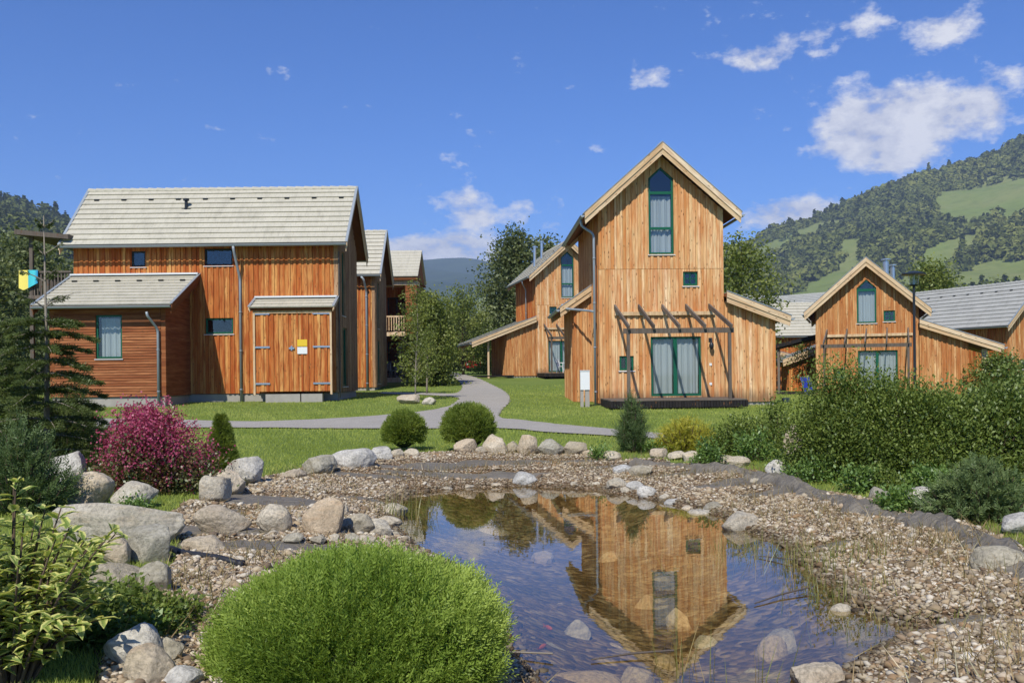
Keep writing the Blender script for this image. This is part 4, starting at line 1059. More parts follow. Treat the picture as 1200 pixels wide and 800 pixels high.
def blob(mbname, c, rad, mat, parent, seed=0, amp=.2, sub=3):
    V, Fc = ICO[sub]; V2 = V*(1+amp*vnoise(V, seed, 3.0)[:, None]*2)*np.array(rad)+np.array(c)
    return np_mesh(mbname, V2, Fc, mat, parent, smooth=True)

# ------------------------------------------------------------------ boulders
def rock(label, x0, x1, y0, y1, mat=None, seed=None, D=None, flat_=.0, cat='boulder', group=None, depth=.85, tilt=0, name='boulder', zoff=0, base=None, wet=False):
    seed = seed if seed is not None else int(x0*13+y0*7) % 9973
    g = G((x0+x1)/2, y1 - (0 if base is None else base)) if D is None else P((x0+x1)/2, y1, D)
    s = F/g.y
    w = (x1-x0)/s; h = (y1-y0)/s
    dpt = w*depth*.5; h = max(.04, h*1.1 - .12*dpt*2); w *= 1.07
    r = np.random.default_rng(seed); V, Fc = ICO[5]
    V2 = V.copy()
    # a few broken planes, then lumps at three scales
    for k in range(15):
        d = nrm(r.normal(size=3)); cut = r.uniform(.58, .9); t = V2@d
        V2 = V2 - np.where(t > cut, (t-cut)*.76, 0)[:, None]*d
    V2 = V2*(1+.16*vnoise(V, seed+1, 2.6)+.05*vnoise(V, seed+2, 7)+.038*vnoise(V, seed+3, 15)+.022*vnoise(V, seed+4, 34))[:, None]
    if V2[:, 2].min() < -.6: V2[:, 2] = np.maximum(V2[:, 2], -.75+.02*vnoise(V, seed+5, 5))
    V2 -= (V2.max(0)+V2.min(0))/2; V2 /= (V2.max(0)-V2.min(0))/2
    tl = math.radians(tilt); c, q = math.cos(tl), math.sin(tl)
    V2 = V2*np.array([w/2, dpt, h/2*1.12])
    if tilt: V2 = np.stack([V2[:,0]*c-V2[:,2]*q, V2[:,1], V2[:,0]*q+V2[:,2]*c], 1)
    o = np_mesh(name, V2, Fc, mat or M_rock, smooth=True, label=label, cat=cat, group=group)
    o.location = (g.x, g.y+dpt*.8, g.z+h*.5*.92+zoff); o.rotation_euler = (0, 0, r.uniform(-.25, .25))
    return o
Rk = rock
Rk('white and grey streaked boulder behind the long log shaped one, under the spruce', 45, 97, 530, 578, M_rock_w)
Rk('rounded tan grey boulder between the streaked one and the pink bush', 74, 125, 553, 594, M_rock)
Rk('low pale boulder directly in front of the pink flowering bush', 125, 177, 564, 597, M_rock)
Rk('long log shaped pale boulder, the largest stone at the left', 58, 204, 591, 637, M_rock, depth=.34, tilt=-4)
Rk('upright oval pinkish boulder leaning below the log shaped stone', 113, 152, 626, 665, M_rock_t)
Rk('broad mossy grey boulder below the right end of the log shaped stone', 142, 194, 618, 661, M_rock_g)
Rk('wide craggy grey boulder below the oval pinkish one', 93, 163, 662, 706, M_rock_g, depth=.7)
Rk('pointed flat grey slab beside the wide craggy boulder', 157, 194, 662, 704, M_rock_g)
Rk('layered white boulder nearest the bottom left corner', 115, 180, 738, 792, M_rock_w, depth=.8)
Rk('smooth tan boulder at the bottom edge left of the bright green bush', 138, 197, 762, 812, M_rock_t)
Rk('small speckled grey stone between layered boulder and bright green bush', 172, 210, 752, 786, M_rock_g)
Rk('white stone cut by the bottom edge beside the bright green bush', 190, 232, 786, 815, M_rock_w)
Rk('wedge shaped tan stone above the black hose', 210, 261, 628, 651, M_rock_t)
Rk('long low tan stone lying on the bare membrane', 226, 289, 594, 624, M_rock_t, depth=.5, tilt=-5)
Rk('round grey stone, lowest of the trio right of the pink bush', 230, 265, 558, 589, M_rock)
Rk('middle stone of the trio right of the pink bush', 240, 283, 550, 580, M_rock)
Rk('tallest pale stone of the trio, beside the cone shaped conifer', 260, 303, 536, 570, M_rock_w)
Rk('blocky beige stone alone on gravel between trio and biggest shore boulder', 298, 338, 592, 625, M_rock)
Rk('biggest rounded beige boulder on the left shore of the pond', 353, 400, 586, 630, M_rock_t)
Rk('smooth grey rounded boulder right beside the biggest shore boulder', 399, 436, 602, 629, M_rock_g)
Rk('angular pale stone at the left waterline', 430, 457, 608, 631, M_rock)
Rk('flat pale stone half out of the water at the left', 440, 469, 605, 619, M_rock)
Rk('small rounded stone at the upper left waterline by the reeds', 448, 476, 590, 608, M_rock)
for i, (a, b_, c, d) in enumerate([(383,397,626,638),(404,421,625,638),(421,439,627,641),(330,353,625,637),(395,408,592,604),(363,380,628,638),(467,480,628,636),(455,468,622,631),(312,326,622,630),(344,356,606,613)]):
    Rk('small grey cobble among the larger left shore boulders', a, b_, c, d, M_rock_g if i % 2 else M_rock, cat='cobble', name='cobble', group='cobbles on the left shore')
Rk('thin tan stone leading the lawn edge row at its left end', 325, 355, 549, 563, M_rock_t)
Rk('rounded grey boulder, second from the left in the lawn edge row', 351, 390, 533, 556, M_rock_g)
Rk('widest white boulder of the lawn edge row', 385, 437, 524, 550, M_rock_w)
Rk('white rounded boulder between the widest one and the small bush', 432, 458, 523, 541, M_rock_w)
Rk('small round grey stone under the small round bush', 456, 472, 526, 538, M_rock)
Rk('grey stone at the right foot of the small round bush', 470, 490, 525, 537, M_rock)
Rk('egg shaped pale boulder in front of the bigger round bush', 532, 559, 514, 533, M_rock_t)
Rk('tiny tan stone between egg shaped boulder and its grey neighbour', 557, 571, 523, 533, M_rock_t)
Rk('tall grey boulder right of the bigger round bush', 565, 595, 509, 533, M_rock)
Rk('small stone between the two tall boulders of the row', 593, 609, 517, 532, M_rock_g)
Rk('tall leaning pale boulder in the middle of the row', 606, 630, 510, 535, M_rock_t)
Rk('flat topped squarish boulder of the row', 630, 663, 514, 535, M_rock_g)
Rk('dark tinged low boulder right of the flat topped one', 661, 689, 517, 535, M_rock_g)
Rk('small tan stone closing the row of boulders on the right', 683, 696, 527, 535, M_rock_t)
Rk('pale oval stone on its own left of the upright juniper', 708, 729, 528, 539, M_rock)
Rk('white boulder standing in the water at the far shore', 601, 631, 553, 570, M_rock_w)
Rk('flattish white stone on gravel left of the wide grey one', 719, 741, 544, 556, M_rock_w)
Rk('wide flat grey stone on gravel below the upright juniper', 738, 766, 545, 559, M_rock_g)
Rk('rounded pale stone at the waterline, left of the white group', 712, 736, 560, 575, M_rock)
Rk('white stone just behind the brightest one at the far waterline', 735, 754, 564, 577, M_rock_w)
Rk('brightest white stone at the far waterline', 748, 771, 569, 585, M_rock_w)
for (a, b_, c, d) in [(728,742,571,580),(773,786,579,587),(694,704,564,570),(668,680,565,571),(640,651,564,569),(575,588,567,573),(540,556,568,575),(516,530,571,577),(787,796,570,575),(858,868,596,602),(880,892,560,566)]:
    Rk('little pale cobble along the far waterline', a, b_, c, d, M_rock, cat='cobble', name='cobble', group='cobbles along the far waterline')
Rk('flat oval stone barely above water, first of the floating looking ones', 779, 802, 585, 594, M_rock_w, base=0)
Rk('narrow flat stone in water between two larger flat ones', 799, 820, 592, 600, M_rock)
Rk('widest flat pale stone lying in shallow water', 808, 844, 598, 610, M_rock)
Rk('grey stone at the waterline above the widest flat one', 827, 851, 588, 599, M_rock_g)
Rk('tan stone under the yellow shrub, left of a pair', 762, 783, 525, 538, M_rock_t)
Rk('left stone of the pair below the yellow shrub', 784, 805, 528, 539, M_rock)
Rk('right stone of the pair below the yellow shrub', 801, 820, 528, 541, M_rock)
Rk('small grey stone left of the long one under the dark shrubs', 842, 860, 533, 546, M_rock_g)
Rk('long low stone under the dark shrubs', 853, 881, 534, 547, M_rock)
Rk('pointed pale stone at the foot of the tall hedge bush', 899, 923, 539, 559, M_rock_w)
Rk('tall upright speckled stone standing at the left end of the hedge', 920, 942, 500, 541, M_rock_t, depth=.9)
Rk('big smooth pale boulder at the right waterline', 849, 893, 601, 626, M_rock)
Rk('flat grey stone behind the herb plants on the right bank', 1022, 1044, 571, 587, M_rock_g)
Rk('large whitish boulder on the right bank among herbs', 1068, 1121, 570, 602, M_rock_w)
Rk('white boulder at the right picture edge below the creeping juniper', 1179, 1222, 601, 628, M_rock_w)
Rk('grey rounded stone under the membrane fold at the right edge', 1150, 1212, 640, 672, M_rock_g)
Rk('round stone rising from the water at the right shore', 975, 1002, 709, 731, M_rock)
Rk('large tan boulder cut by the bottom edge, right of the pond', 934, 1000, 782, 818, M_rock_t)
Rk('white stone rising from the water among reeds', 814, 843, 748, 770, M_rock_w)
# submerged stones
def sunk(label, x0, x1, y0, y1, mat, top=-.06, group=None):
    g = flat((x0+x1)/2, (y0+y1)/2, top); s = F/g[1]; w = (x1-x0)/s; d = min(max((y1-y0)/s*g[1]/(CZ-top)*.9, w*.5), w*1.1)
    b_ = float(terr(np.array([g[0]]), np.array([g[1]]))[0]); hh = max(.12, top-b_+.06)
    o = rock(label, x0, x1, y0, y1, mat, group=group)
    V = np.empty(len(o.data.vertices)*3, 'f'); o.data.vertices.foreach_get('co', V); V = V.reshape(-1, 3)
    V = V/np.abs(V).max(0)*np.array([w/2, d/2, hh/2]); o.data.vertices.foreach_set('co', V.ravel().astype('f')); o.data.update()
    o.location = (g[0], g[1], top-hh/2); return o
sunk('big olive brown boulder just under water near the bottom edge', 630, 726, 768, 800, M_rock_t, -.03)
sunk('pale submerged stone left of the mirrored roof', 658, 692, 714, 735, M_rock_w, -.05)
sunk('flat submerged slab above the big underwater boulder', 622, 668, 744, 766, M_rock_g, -.08)
sunk('reddish thin slab awash right of the big underwater boulder', 724, 768, 773, 786, M_rock_t, -.015)
sunk('upper pale submerged stone near the right shore', 897, 934, 729, 741, M_rock_w, -.05)
sunk('lower reddish submerged stone near the right shore', 884, 925, 736, 750, M_rock_t, -.07)
sunk('round submerged stone among the mirrored boards', 780, 812, 700, 722, M_rock_t, -.1)
for (a, b_, c, d) in [(560,600,610,622),(620,650,640,652),(540,575,655,668),(600,640,675,690),(700,730,640,650),(640,668,700,712),(575,600,700,714),(880,915,665,680),(900,930,690,700),(850,880,700,714),(700,735,745,760),(760,800,760,775),(870,900,775,790),(740,770,690,703),(520,545,628,640),(830,858,655,665),(790,820,630,640)]:
    sunk('roundish stone seen dimly on the pond bottom', a, b_, c, d, M_rock_g if (a//10) % 2 else M_rock_t, -.2, 'stones on the pond bottom')
Rk('tan boulder on the lawn by the young tree', 465, 491, 461, 473.5, M_rock_t)
Rk('white boulder on the lawn right of the tan one', 494, 511, 464.5, 474.5, M_rock_w)
Rk('distant pale stone at the end of the path', 525, 533, 429, 434.5, M_rock)

# loose pebbles on the shore
def pebbles():
    V0, F0 = ICO[1]; N = 82000
    pts = []
    lo, hi = RING.min(0), RING.max(0); need = N
    while need > 0:
        X = rng.uniform(max(lo[0], -7), min(hi[0], 9), 40000); Y = rng.uniform(3.6, min(hi[1], 17), 40000)
        vis = np.abs(X) < Y*.62
        sd = poly_sdf(X, Y, POND); ok = (poly_sdf(X, Y, RING) < -.05) & (sd > -.35) & vis
        ok &= rng.uniform(size=40000) < np.clip(1.25-Y/16, .25, 1)
        ok &= (bare(X, Y) < .45+rng.uniform(-.25, .3, 40000))
        pts.append(np.stack([X[ok], Y[ok]], 1)); need -= ok.sum()
    Q = np.concatenate(pts)[:N]; n = len(Q)
    s = rng.lognormal(math.log(.0108), .45, n); s = np.clip(s, .005, .045)
    Z = gz(Q[:, 0], Q[:, 1]) + s*.25
    a = rng.uniform(0, 6.28, n); sx = s*rng.uniform(.9, 1.5, n); sy = s*rng.uniform(.7, 1.1, n); szz = s*rng.uniform(.38, .75, n)
    ca, sa = np.cos(a), np.sin(a)
    tx = rng.normal(0, .25, n)
    L = V0[None]*np.stack([sx, sy, szz], 1)[:, None, :]*(1+rng.uniform(-.15, .15, (n, len(V0), 1)))
    x, y, z = L[..., 0], L[..., 1], L[..., 2]
    X2 = x*ca[:, None]-y*sa[:, None]; Y2 = x*sa[:, None]+y*ca[:, None]; Z2 = z+X2*tx[:, None]
    V = np.stack([X2+Q[:, 0][:, None], Y2+Q[:, 1][:, None], Z2+Z[:, None]], -1).reshape(-1, 3)
    Fc = (F0[None]+(np.arange(n)*len(V0))[:, None, None]).reshape(-1, 3)
    m = Mat('pebble'); r = m.rndattr()
    c = m.ramp(r, [(0, lin((104,88,66))), (.2, lin((168,148,116))), (.4, lin((184,170,142))), (.55, lin((136,122,102))), (.7, lin((212,202,180))), (.85, lin((152,124,90))), (1, lin((92,84,74)))])
    gp = m.n('SeparateXYZ', {0: m.n('NewGeometry').outputs['Position']}).outputs[2]
    wet = m.ramp(gp, [(.035,(.42,.40,.36)),(.075,(1,1,1))])     # soaked at the waterline
    c = m.mix(1.0, c, wet, 'MULTIPLY')
    mat = m.bsdf(c, .8, spec=.25)
    np_mesh('pebbles', V, Fc, mat, rnd=np.repeat(rng.uniform(size=n), len(F0)), smooth=True, kind='stuff')
ICO[1] = ico(1)
pebbles()

# membrane fold along the right bank
def fold():
    px = [(742,543),(790,549),(850,553),(898,561),(935,574),(975,590),(1010,601),(1060,613),(1110,622),(1150,640),(1190,664),(1240,700),(1300,748)]
    pts = [G(*p) for p in px]; C = []
    for i in range(len(pts)-1):
        for k in range(14): C.append(pts[i].lerp(pts[i+1], k/14))
    C = np.array([tuple(c) for c in C]); 
    for _ in range(5): C[1:-1] = (C[:-2]+C[1:-1]*2+C[2:])/4
    T = nrm(np.gradient(C, axis=0)); B = np.stack([-T[:, 1], T[:, 0], T[:, 2]*0], 1)
    n = len(C); m = 15; V = []
    for i in range(n):
        wd = (.17+.05*math.sin(i*.31)+.04*math.sin(i*.83+1))*min(1, .45+i/60); ht = (.055+.03*math.sin(i*.23+2))*min(1, .4+i/70)
        for j in range(m):
            t = j/(m-1)*2-1
            p = C[i]+B[i]*t*wd
            z = float(terr(np.array([p[0]]), np.array([p[1]]))[0])+.0+ht*(1-t*t)**.8 + .02*math.sin(t*9+i*.5)*(1-abs(t)) + .012*math.sin(i*1.3+t*4) - .04*abs(t)**4
            V.append((p[0], p[1], z+.03))
    Fc = [(i*m+j, (i+1)*m+j, (i+1)*m+j+1, i*m+j+1) for i in range(n-1) for j in range(m-1)]
    np_mesh('membrane_fold', V, Fc, M_liner, smooth=True, label='long grey rolled edge of pond membrane winding along the right bank', cat='membrane')
fold()
# hose
hp = [G(200,650), G(214,656), G(235,658), G(258,662), G(281,669)]
mb = MB(); mb.tube([p+Vector((0,0,.045)) for p in hp], [.022]*5, 10); mb.tube([hp[-1]+Vector((-.02,0,.045)), hp[-1]+Vector((.03,-.01,.043))], .029, 10)
mb.build('black_hose', M_black, None, smooth=True, label='short length of black hose lying on the gravel left of the bright green bush', cat='hose')

# ------------------------------------------------------------------ shrubs
def shell(n, c, rad, lo=.75, zmin=-.2, lump=.12, seed=0):
    d = rvec(int(n*1.6)); d = d[d[:, 2] > zmin][:n]
    k = 1+lump*2*vnoise(d, seed+3, 3.2)+lump*1.5*vnoise(d, seed+4, 9)
    rr = rng.uniform(lo, 1.0, len(d))**.6*k
    return np.array(c)+d*np.array(rad)*rr[:, None], d, rr
def thuja(label, x, y, px_w, px_h, mat, n, K, Ls, lw, seed=0, D=None, name='round_thuja', zmin=-.55, group=None, lump=.06, up=.7, core=True, ll=None, czf=.48):
    g = G(x, y) if D is None else P(x, y, D); s = F/g.y
    rx = px_w/s/2; hz = px_h/s; cz = hz*czf
    t = empty(name, (g.x, g.y+rx*.6, g.z), 0, label=label, cat='bush', group=group)
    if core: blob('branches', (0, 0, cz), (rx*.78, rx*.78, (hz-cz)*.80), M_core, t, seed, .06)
    Lv = Leaves(); Pn, d, rr = shell(n, (0, 0, cz), (rx*.92, rx*.92, (hz-cz)*.92), .72, zmin, lump, seed)
    A = d*1.0+np.array([0, 0, up])+rng.normal(size=d.shape)*.35
    r = np.clip(.5+.6*vnoise(Pn, seed+8, 9/rx*.6)+.25*(rr-.9)*4+rng.uniform(-.15, .15, len(d)), 0, 1)
    Lv.sprays(Pn, A, rvec(len(Pn)), K, Ls, ll or Ls*.42, lw, r, ang=.7)
    Lv.build('foliage', mat, t); return t
thuja('big bright green rounded bush filling the bottom left foreground', 399, 850, 370, 164, L_thuja, 12500, 13, .135, .0115, 5, D=3.85, name='bright_bush', lump=.085, zmin=-.55, ll=.040, czf=.30, up=.95)
thuja('small rounded bush behind the lawn edge boulders, left of its bigger twin', 472, 529, 47, 44, L_round, 3000, 7, .11, .022, 6, group='round bushes by the lawn')
thuja('bigger rounded bush behind the egg shaped boulder', 548, 530, 59, 54, L_round, 3800, 7, .11, .022, 7, group='round bushes by the lawn')
# dwarf cone
def cone_tree(label, x, y, w, h, mat, n, D=None, name='dwarf_conifer', seed=1):
    g = G(x, y) if D is None else P(x, y, D); s = F/g.y; rx = w/s/2; H = h/s
    t = empty(name, (g.x, g.y+rx, g.z), 0, label=label, cat='conifer')
    mb = MB(); mb.tube([(0,0,-.05),(0,0,H*.9)], [.04,.01], 8); mb.build('trunk', M_bark, t)
    z = rng.uniform(0, 1, n)**1.25; a = rng.uniform(0, 6.28, n); prof = rx*(np.minimum(1, z*5+.5))*(1-z**1.5)**.9*(1+.1*np.sin(a*3+z*9))
    rr = prof*rng.uniform(.7, 1, n)**.5
    Pn = np.stack([np.cos(a)*rr, np.sin(a)*rr, z*H*.97], 1); d = np.stack([np.cos(a), np.sin(a), .5+z*0], 1)
    Lv = Leaves(); Lv.sprays(Pn, d+rng.normal(size=d.shape)*.3, rvec(n), 7, .07, .035, .012, np.clip(.5+.5*np.sin(z*17+a*2)*.5+rng.uniform(-.3,.3,n), 0, 1), ang=.7)
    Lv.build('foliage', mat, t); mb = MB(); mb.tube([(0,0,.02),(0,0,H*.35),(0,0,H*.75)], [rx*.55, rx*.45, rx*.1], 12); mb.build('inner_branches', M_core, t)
    return t
cone_tree('small dense cone shaped conifer between the pink bush and the stone trio', 254, 556, 36, 70, L_round, 3600)
# spruces
def spruce(label, x, y, D, H, Rb, mat=L_spruce, seed=0, droop=.25, density=1.0, bare_top=.8, name='spruce', twist=0, cone=.85, lead=False):
    r = np.random.default_rng(seed); g = P(x, y, D); z0 = tz(g.x, g.y)
    t = empty(name, (g.x, g.y, z0), 0, label=label, cat='conifer')
    mb = MB(); mb.tube([(0,0,-.1),(0.02,0,H*.5),(0,0,H)], [.015+.012*H,.006*H,.005], 8); mb.build('trunk', M_bark2, t, smooth=True)
    bb = MB(); Lv = Leaves(); z = .12*H
    while z < H*.97:
        f = 1-z/H; Rz = Rb*(f**cone)+.08
        nb = int(r.integers(5, 8)) if f > .36 or not lead else 3
        a0 = r.uniform(0, 6.28)
        for k in range(nb):
            a = a0+2*math.pi*k/nb+r.uniform(-.25, .25); L = Rz*r.uniform(.75, 1.12)
            rise = .75 if f < (.36 if lead else .22) else r.uniform(.05, .25)
            dirh = np.array([math.cos(a), math.sin(a), 0]); side = np.array([-math.sin(a), math.cos(a), 0])
            pts = []
            for j in range(7):
                q = j/6; pts.append(np.array([0, 0, z])+dirh*L*q+np.array([0, 0, 1])*(L*(rise*q-droop*2*q*q*(1 if f > .22 else .2)+.18*q**3)))
            bb.tube(pts, list(np.linspace(.006+.010*L, .003, 7)), 5, cap=False)
            pts = np.array(pts); m = int(L*26*density)+4 if f > .36 or not lead else 5
            q = np.sort(r.uniform(.12, 1, m)); idx = q*6; i0 = np.minimum(idx.astype(int), 5); fr = (idx-i0)[:, None]
            B = pts[i0]*(1-fr)+pts[i0+1]*fr; sg = np.where(np.arange(m) % 2, 1, -1)[:, None]
            ax_ = dirh*.75+side*sg*.85+np.array([0,0,-.12])+r.normal(size=(m, 3))*.15
            tl = L*.34*(1.05-q*.75)*r.uniform(.6, 1.2, m)+(.04 if f > .36 or not lead else .0)
            if f < bare_top or True:
                base_r = np.clip(.35+.5*q+r.uniform(-.2, .2, m), 0, 1)
                Lv.sprays(B, ax_, np.tile(np.array([[0,0,1.]]), (m, 1))*.35+np.cross(ax_, [0,0,1.]), 13 if H > 2 else 9, tl, .045, .012, base_r, ang=.85, taper=False)
                Lv.sprays(B, ax_, np.tile(np.array([[0,0,1.]]), (m, 1))+r.normal(size=(m,3))*.2, 9, tl, .04, .012, base_r, ang=.85, taper=False)
        z += max(.10, H*.055*(.6+f*.6)) if f > (.36 if lead else .2) else H*(.10 if lead else .075)
    bb.build('branches', M_bark2, t); Lv.build('foliage', mat, t); return t
spruce('young spruce with bare leader rising before the left wing of the long house', 54, 520, 11.2, 3.2, .98, seed=3, density=2.3, cone=1.1, lead=True)
spruce('short dark spruce crowding the left picture edge behind the young spruce', -8, 520, 12.5, 2.0, 1.0, seed=4, name='spruce', density=2.0)
# junipers: upward tilted plumes
def juniper(label, x, y, w, h, mat, n=60, D=None, seed=0, spread=.5, up=.8, name='juniper', group=None, K=13, tw=.32, cat='bush', leaf=(.05,.016)):
    r = np.random.default_rng(seed); g = G(x, y) if D is None else P(x, y, D)
    if D is not None: g.z = tz(g.x, g.y)
    s = F/g.y; rx = w/s/2; H = h/s
    t = empty(name, (g.x, g.y+rx*.45, g.z), 0, label=label, cat=cat, group=group)
    bb = MB(); Lv = Leaves()
    for k in range(n):
        a = r.uniform(0, 6.28); q = r.uniform(0, 1)**.6; ex = rx*q*r.uniform(.85, 1.08)
        top = H*(1-.75*q**1.8)*r.uniform(.7, 1.05)
        E = np.array([math.cos(a)*ex, math.sin(a)*ex*.8, top]); S_ = np.array([math.cos(a)*ex*.12, math.sin(a)*ex*.12, 0])
        pts = [S_*(1-q2)+E*q2+np.array([0, 0, -.22*H*math.sin(math.pi*q2)*spread]) for q2 in np.linspace(0, 1, 6)]
        bb.tube(pts, list(np.linspace(.014, .004, 6)), 5, cap=False)
        pts = np.array(pts); Lb = np.linalg.norm(E); m = int(14+Lb*34); q2 = r.uniform(.25, 1, m); idx = q2*5; i0 = np.minimum(idx.astype(int), 4); fr = (idx-i0)[:, None]
        B = pts[i0]*(1-fr)+pts[i0+1]*fr; ax_ = nrm(np.tile(E-S_, (m, 1)))*.7+np.array([0,0,up*.4])+r.normal(size=(m, 3))*.55
        Lv.sprays(B, ax_, r.normal(size=(m, 3)), K, tw*min(1, H)*r.uniform(.35, .8, m)+.03, leaf[0], leaf[1], np.clip(.25+.5*q2+r.uniform(-.25, .25, m), 0, 1), ang=.6)
    bb.build('branches', M_bark, t); Lv.build('foliage', mat, t); return t
juniper('blue green juniper spreading below the young spruce at the left edge', 16, 604, 112, 112, L_juniper, 75, seed=11)
juniper('dark green conifer shrub between spruce and pink bush', 74, 552, 92, 100, L_spruce, 70, seed=12)
juniper('upright ragged juniper standing left of the yellow shrub', 743, 531, 38, 70, L_juniper, 40, seed=13, up=1.4)
juniper('creeping juniper spilling over the bank at the right edge', 1166, 613, 138, 66, L_creep, 130, seed=14, up=.3, spread=.9)
juniper('feathery pale green conifer at the left edge above the spruces', -5, 455, 60, 95, L_thuja_d, 50, D=13.5, seed=15)
juniper('yellow tipped spreading conifer shrub right of the upright juniper', 808, 532, 80, 42, L_yel, 95, seed=16, up=.3, spread=.6, K=9)
juniper('dark reddish low shrub nestling in the yellow shrub', 797, 531, 30, 20, L_redleaf, 22, seed=17)

def leafy(label, x, y, w, h, mat, n, leafL, leafW, D=None, seed=0, name='leafy_shrub', group=None, dep=.8, cl=90, cat='bush', stems=14, rise=.3, fold=False, topcap=None, topmat=None, flat=False):
    """shrub of leafy shoots: clumps spread through an uneven dome"""
    r = np.random.default_rng(seed); g = G(x, y) if D is None else P(x, y, D)
    if D is not None: g.z = tz(g.x, g.y)
    s = F/g.y; rx = w/s/2*.86; H = h/s*.86
    t = empty(name, (g.x, g.y+rx*dep*.6, g.z), 0, label=label, cat=cat, group=group)
    bb = MB(); Lv = Leaves(); top = Leaves()
    per = max(4, n//cl)
    for k in range(cl):
        d = nrm(r.normal(size=3)); d[2] = abs(d[2])*1.1-.12; q = r.uniform(.35, 1)**.5
        lump = 1+.16*math.sin(d[0]*5+seed)+.12*math.sin(d[1]*7+d[2]*4+seed*2)
        E = np.array([d[0]*rx, d[1]*rx*dep, H*.12+max(.02, d[2])*H*.9])*q*lump
        E[2] = max(.04, min(E[2], H*1.04))
        if k < stems*3:
            S_ = np.array([E[0]*.2, E[1]*.2, 0]); bb.tube([S_, (S_+E)/2+np.array([0,0,.05*H]), E], [.012*H+.004, .007*H+.003, .003], 5, cap=False)
        out = nrm(np.array([d[0], d[1], d[2]+rise])); m = per
        L = .22*H*r.uniform(.6, 1.2)+.05; rad = .16*H+.05
        B = E+r.normal(size=(m, 3))*rad*np.array([1, 1, .75])*.6+out*r.uniform(-.3, .8, m)[:, None]*L
        B[:, 2] = np.maximum(B[:, 2], .02)
        dr = out*.6+r.normal(size=(m, 3))*.75+np.array([0,0,.15])
        rr = np.clip(.5+.35*math.sin(k*1.7)+r.uniform(-.3, .3, m), 0, 1)
        Sd = np.tile(np.array([[0,0,1.]]), (m, 1))+r.normal(size=(m,3))*(.5)
        if topcap:
            hi = ((B[:, 2] > H*(topcap+r.uniform(-.3, .3, m))) & (math.sin(k*2.9+seed) > -.55)) | (r.uniform(size=m) < .05)
            Lv.add(B[~hi], dr[~hi], leafL*r.uniform(.6, 1.15, (~hi).sum()), leafW, rr[~hi], Sd[~hi])
            hb_ = B[hi]
            for j in range(5): top.add(hb_+r.normal(size=hb_.shape)*.022, r.normal(size=hb_.shape)+np.array([0,0,.6]), .026, .024, r.uniform(size=len(hb_)))
        else: Lv.add(B, dr, leafL*r.uniform(.6, 1.15, m), leafW, rr, Sd)
    bb.build('stems', M_bark, t); Lv.build('foliage', mat, t, fold=fold)
    if topcap: top.build('blossoms', topmat, t)
    return t
leafy('bush covered in magenta blossom beside the young spruce', 170, 578, 134, 92, L_redleaf, 13000, .05, .026, seed=21, name='flowering_bush', topcap=.64, topmat=L_pink, cl=120, cat='flowering bush')
leafy('tallest broad hedge bush, left part of the hedge on the right bank', 1010, 560, 150, 130, L_bush, 32000, .050, .023, seed=22, name='hedge_bush', cl=190, dep=.9, group='bushes of the right hedge')
leafy('middle bush of the hedge, below the street lamp', 1080, 561, 160, 122, L_bush, 30000, .050, .023, seed=23, name='hedge_bush', cl=180, dep=.9, group='bushes of the right hedge')
leafy('paler glossy bush at the right end of the hedge', 1176, 556, 150, 110, L_bush2, 20000, .065, .03, seed=24, name='hedge_bush', cl=170, dep=.9, group='bushes of the right hedge')
leafy('dark low shrub between the yellow shrub and the upright stone', 868, 533, 54, 46, L_bush, 4200, .05, .024, seed=25, name='dark_shrub', cl=80)
leafy('second dark shrub leaning on the upright stone at the hedge', 908, 531, 52, 58, L_bush, 4600, .05, .024, seed=26, name='dark_shrub', cl=80)
leafy('light green herb clump spilling over the fold under the yellow shrub', 832, 548, 36, 28, L_herb, 1300, .05, .03, seed=27, name='herb_clump', cl=40, cat='plant')
leafy('light green herb clump left of the pointed stone by the hedge', 888, 541, 50, 36, L_herb, 1500, .06, .03, seed=28, name='herb_clump', cl=40, cat='plant')
leafy('leafy herb clump in front of the large whitish boulder', 1064, 603, 64, 30, L_herb, 1800, .05, .032, seed=29, name='herb_clump', cl=46, cat='plant')
leafy('small herb clump at the foot of the hedge above the membrane fold', 1008, 578, 46, 30, L_herb, 1100, .05, .03, seed=30, name='herb_clump', cl=30, cat='plant')
for (a, b_, c, d, lb) in [(955,566,60,26,'undergrowth at the foot of the hedge beside the pointed pale stone'),(1040,577,60,26,'undergrowth between the flat grey stone and the hedge'),(1095,574,70,24,'undergrowth behind the large whitish boulder'),(925,556,34,24,'herbs growing round the base of the upright speckled stone'),(1125,588,60,24,'undergrowth between whitish boulder and creeping juniper')]:
    leafy(lb, a, b_, c, d, L_herb if a % 2 else L_bush, 1500, .045, .026, seed=a, name='undergrowth', cl=44, cat='plant')
leafy('herb tuft below the boulder row at its right end', 704, 538, 26, 14, L_herb, 600, .05, .025, seed=31, name='herb_clump', cl=20, cat='plant')
leafy('herb tuft between the upright juniper and the yellow shrub', 766, 532, 26, 14, L_herb, 500, .05, .025, seed=131, name='herb_clump', cl=20, cat='plant')
leafy('green weed growing out of the layered white boulder', 172, 752, 40, 22, L_herb, 300, .05, .025, seed=32, name='weed', cl=14, cat='plant')
leafy('low green plant between the pale boulder and the pink bush', 155, 600, 34, 18, L_herb, 400, .04, .02, seed=33, name='weed', cl=16, cat='plant')
leafy('dark green undergrowth mat in the shade at the bottom left corner', 85, 800, 250, 38, L_bush, 9000, .035, .022, seed=34, name='undergrowth', cl=200, cat='plant', D=4.5, dep=1.1)
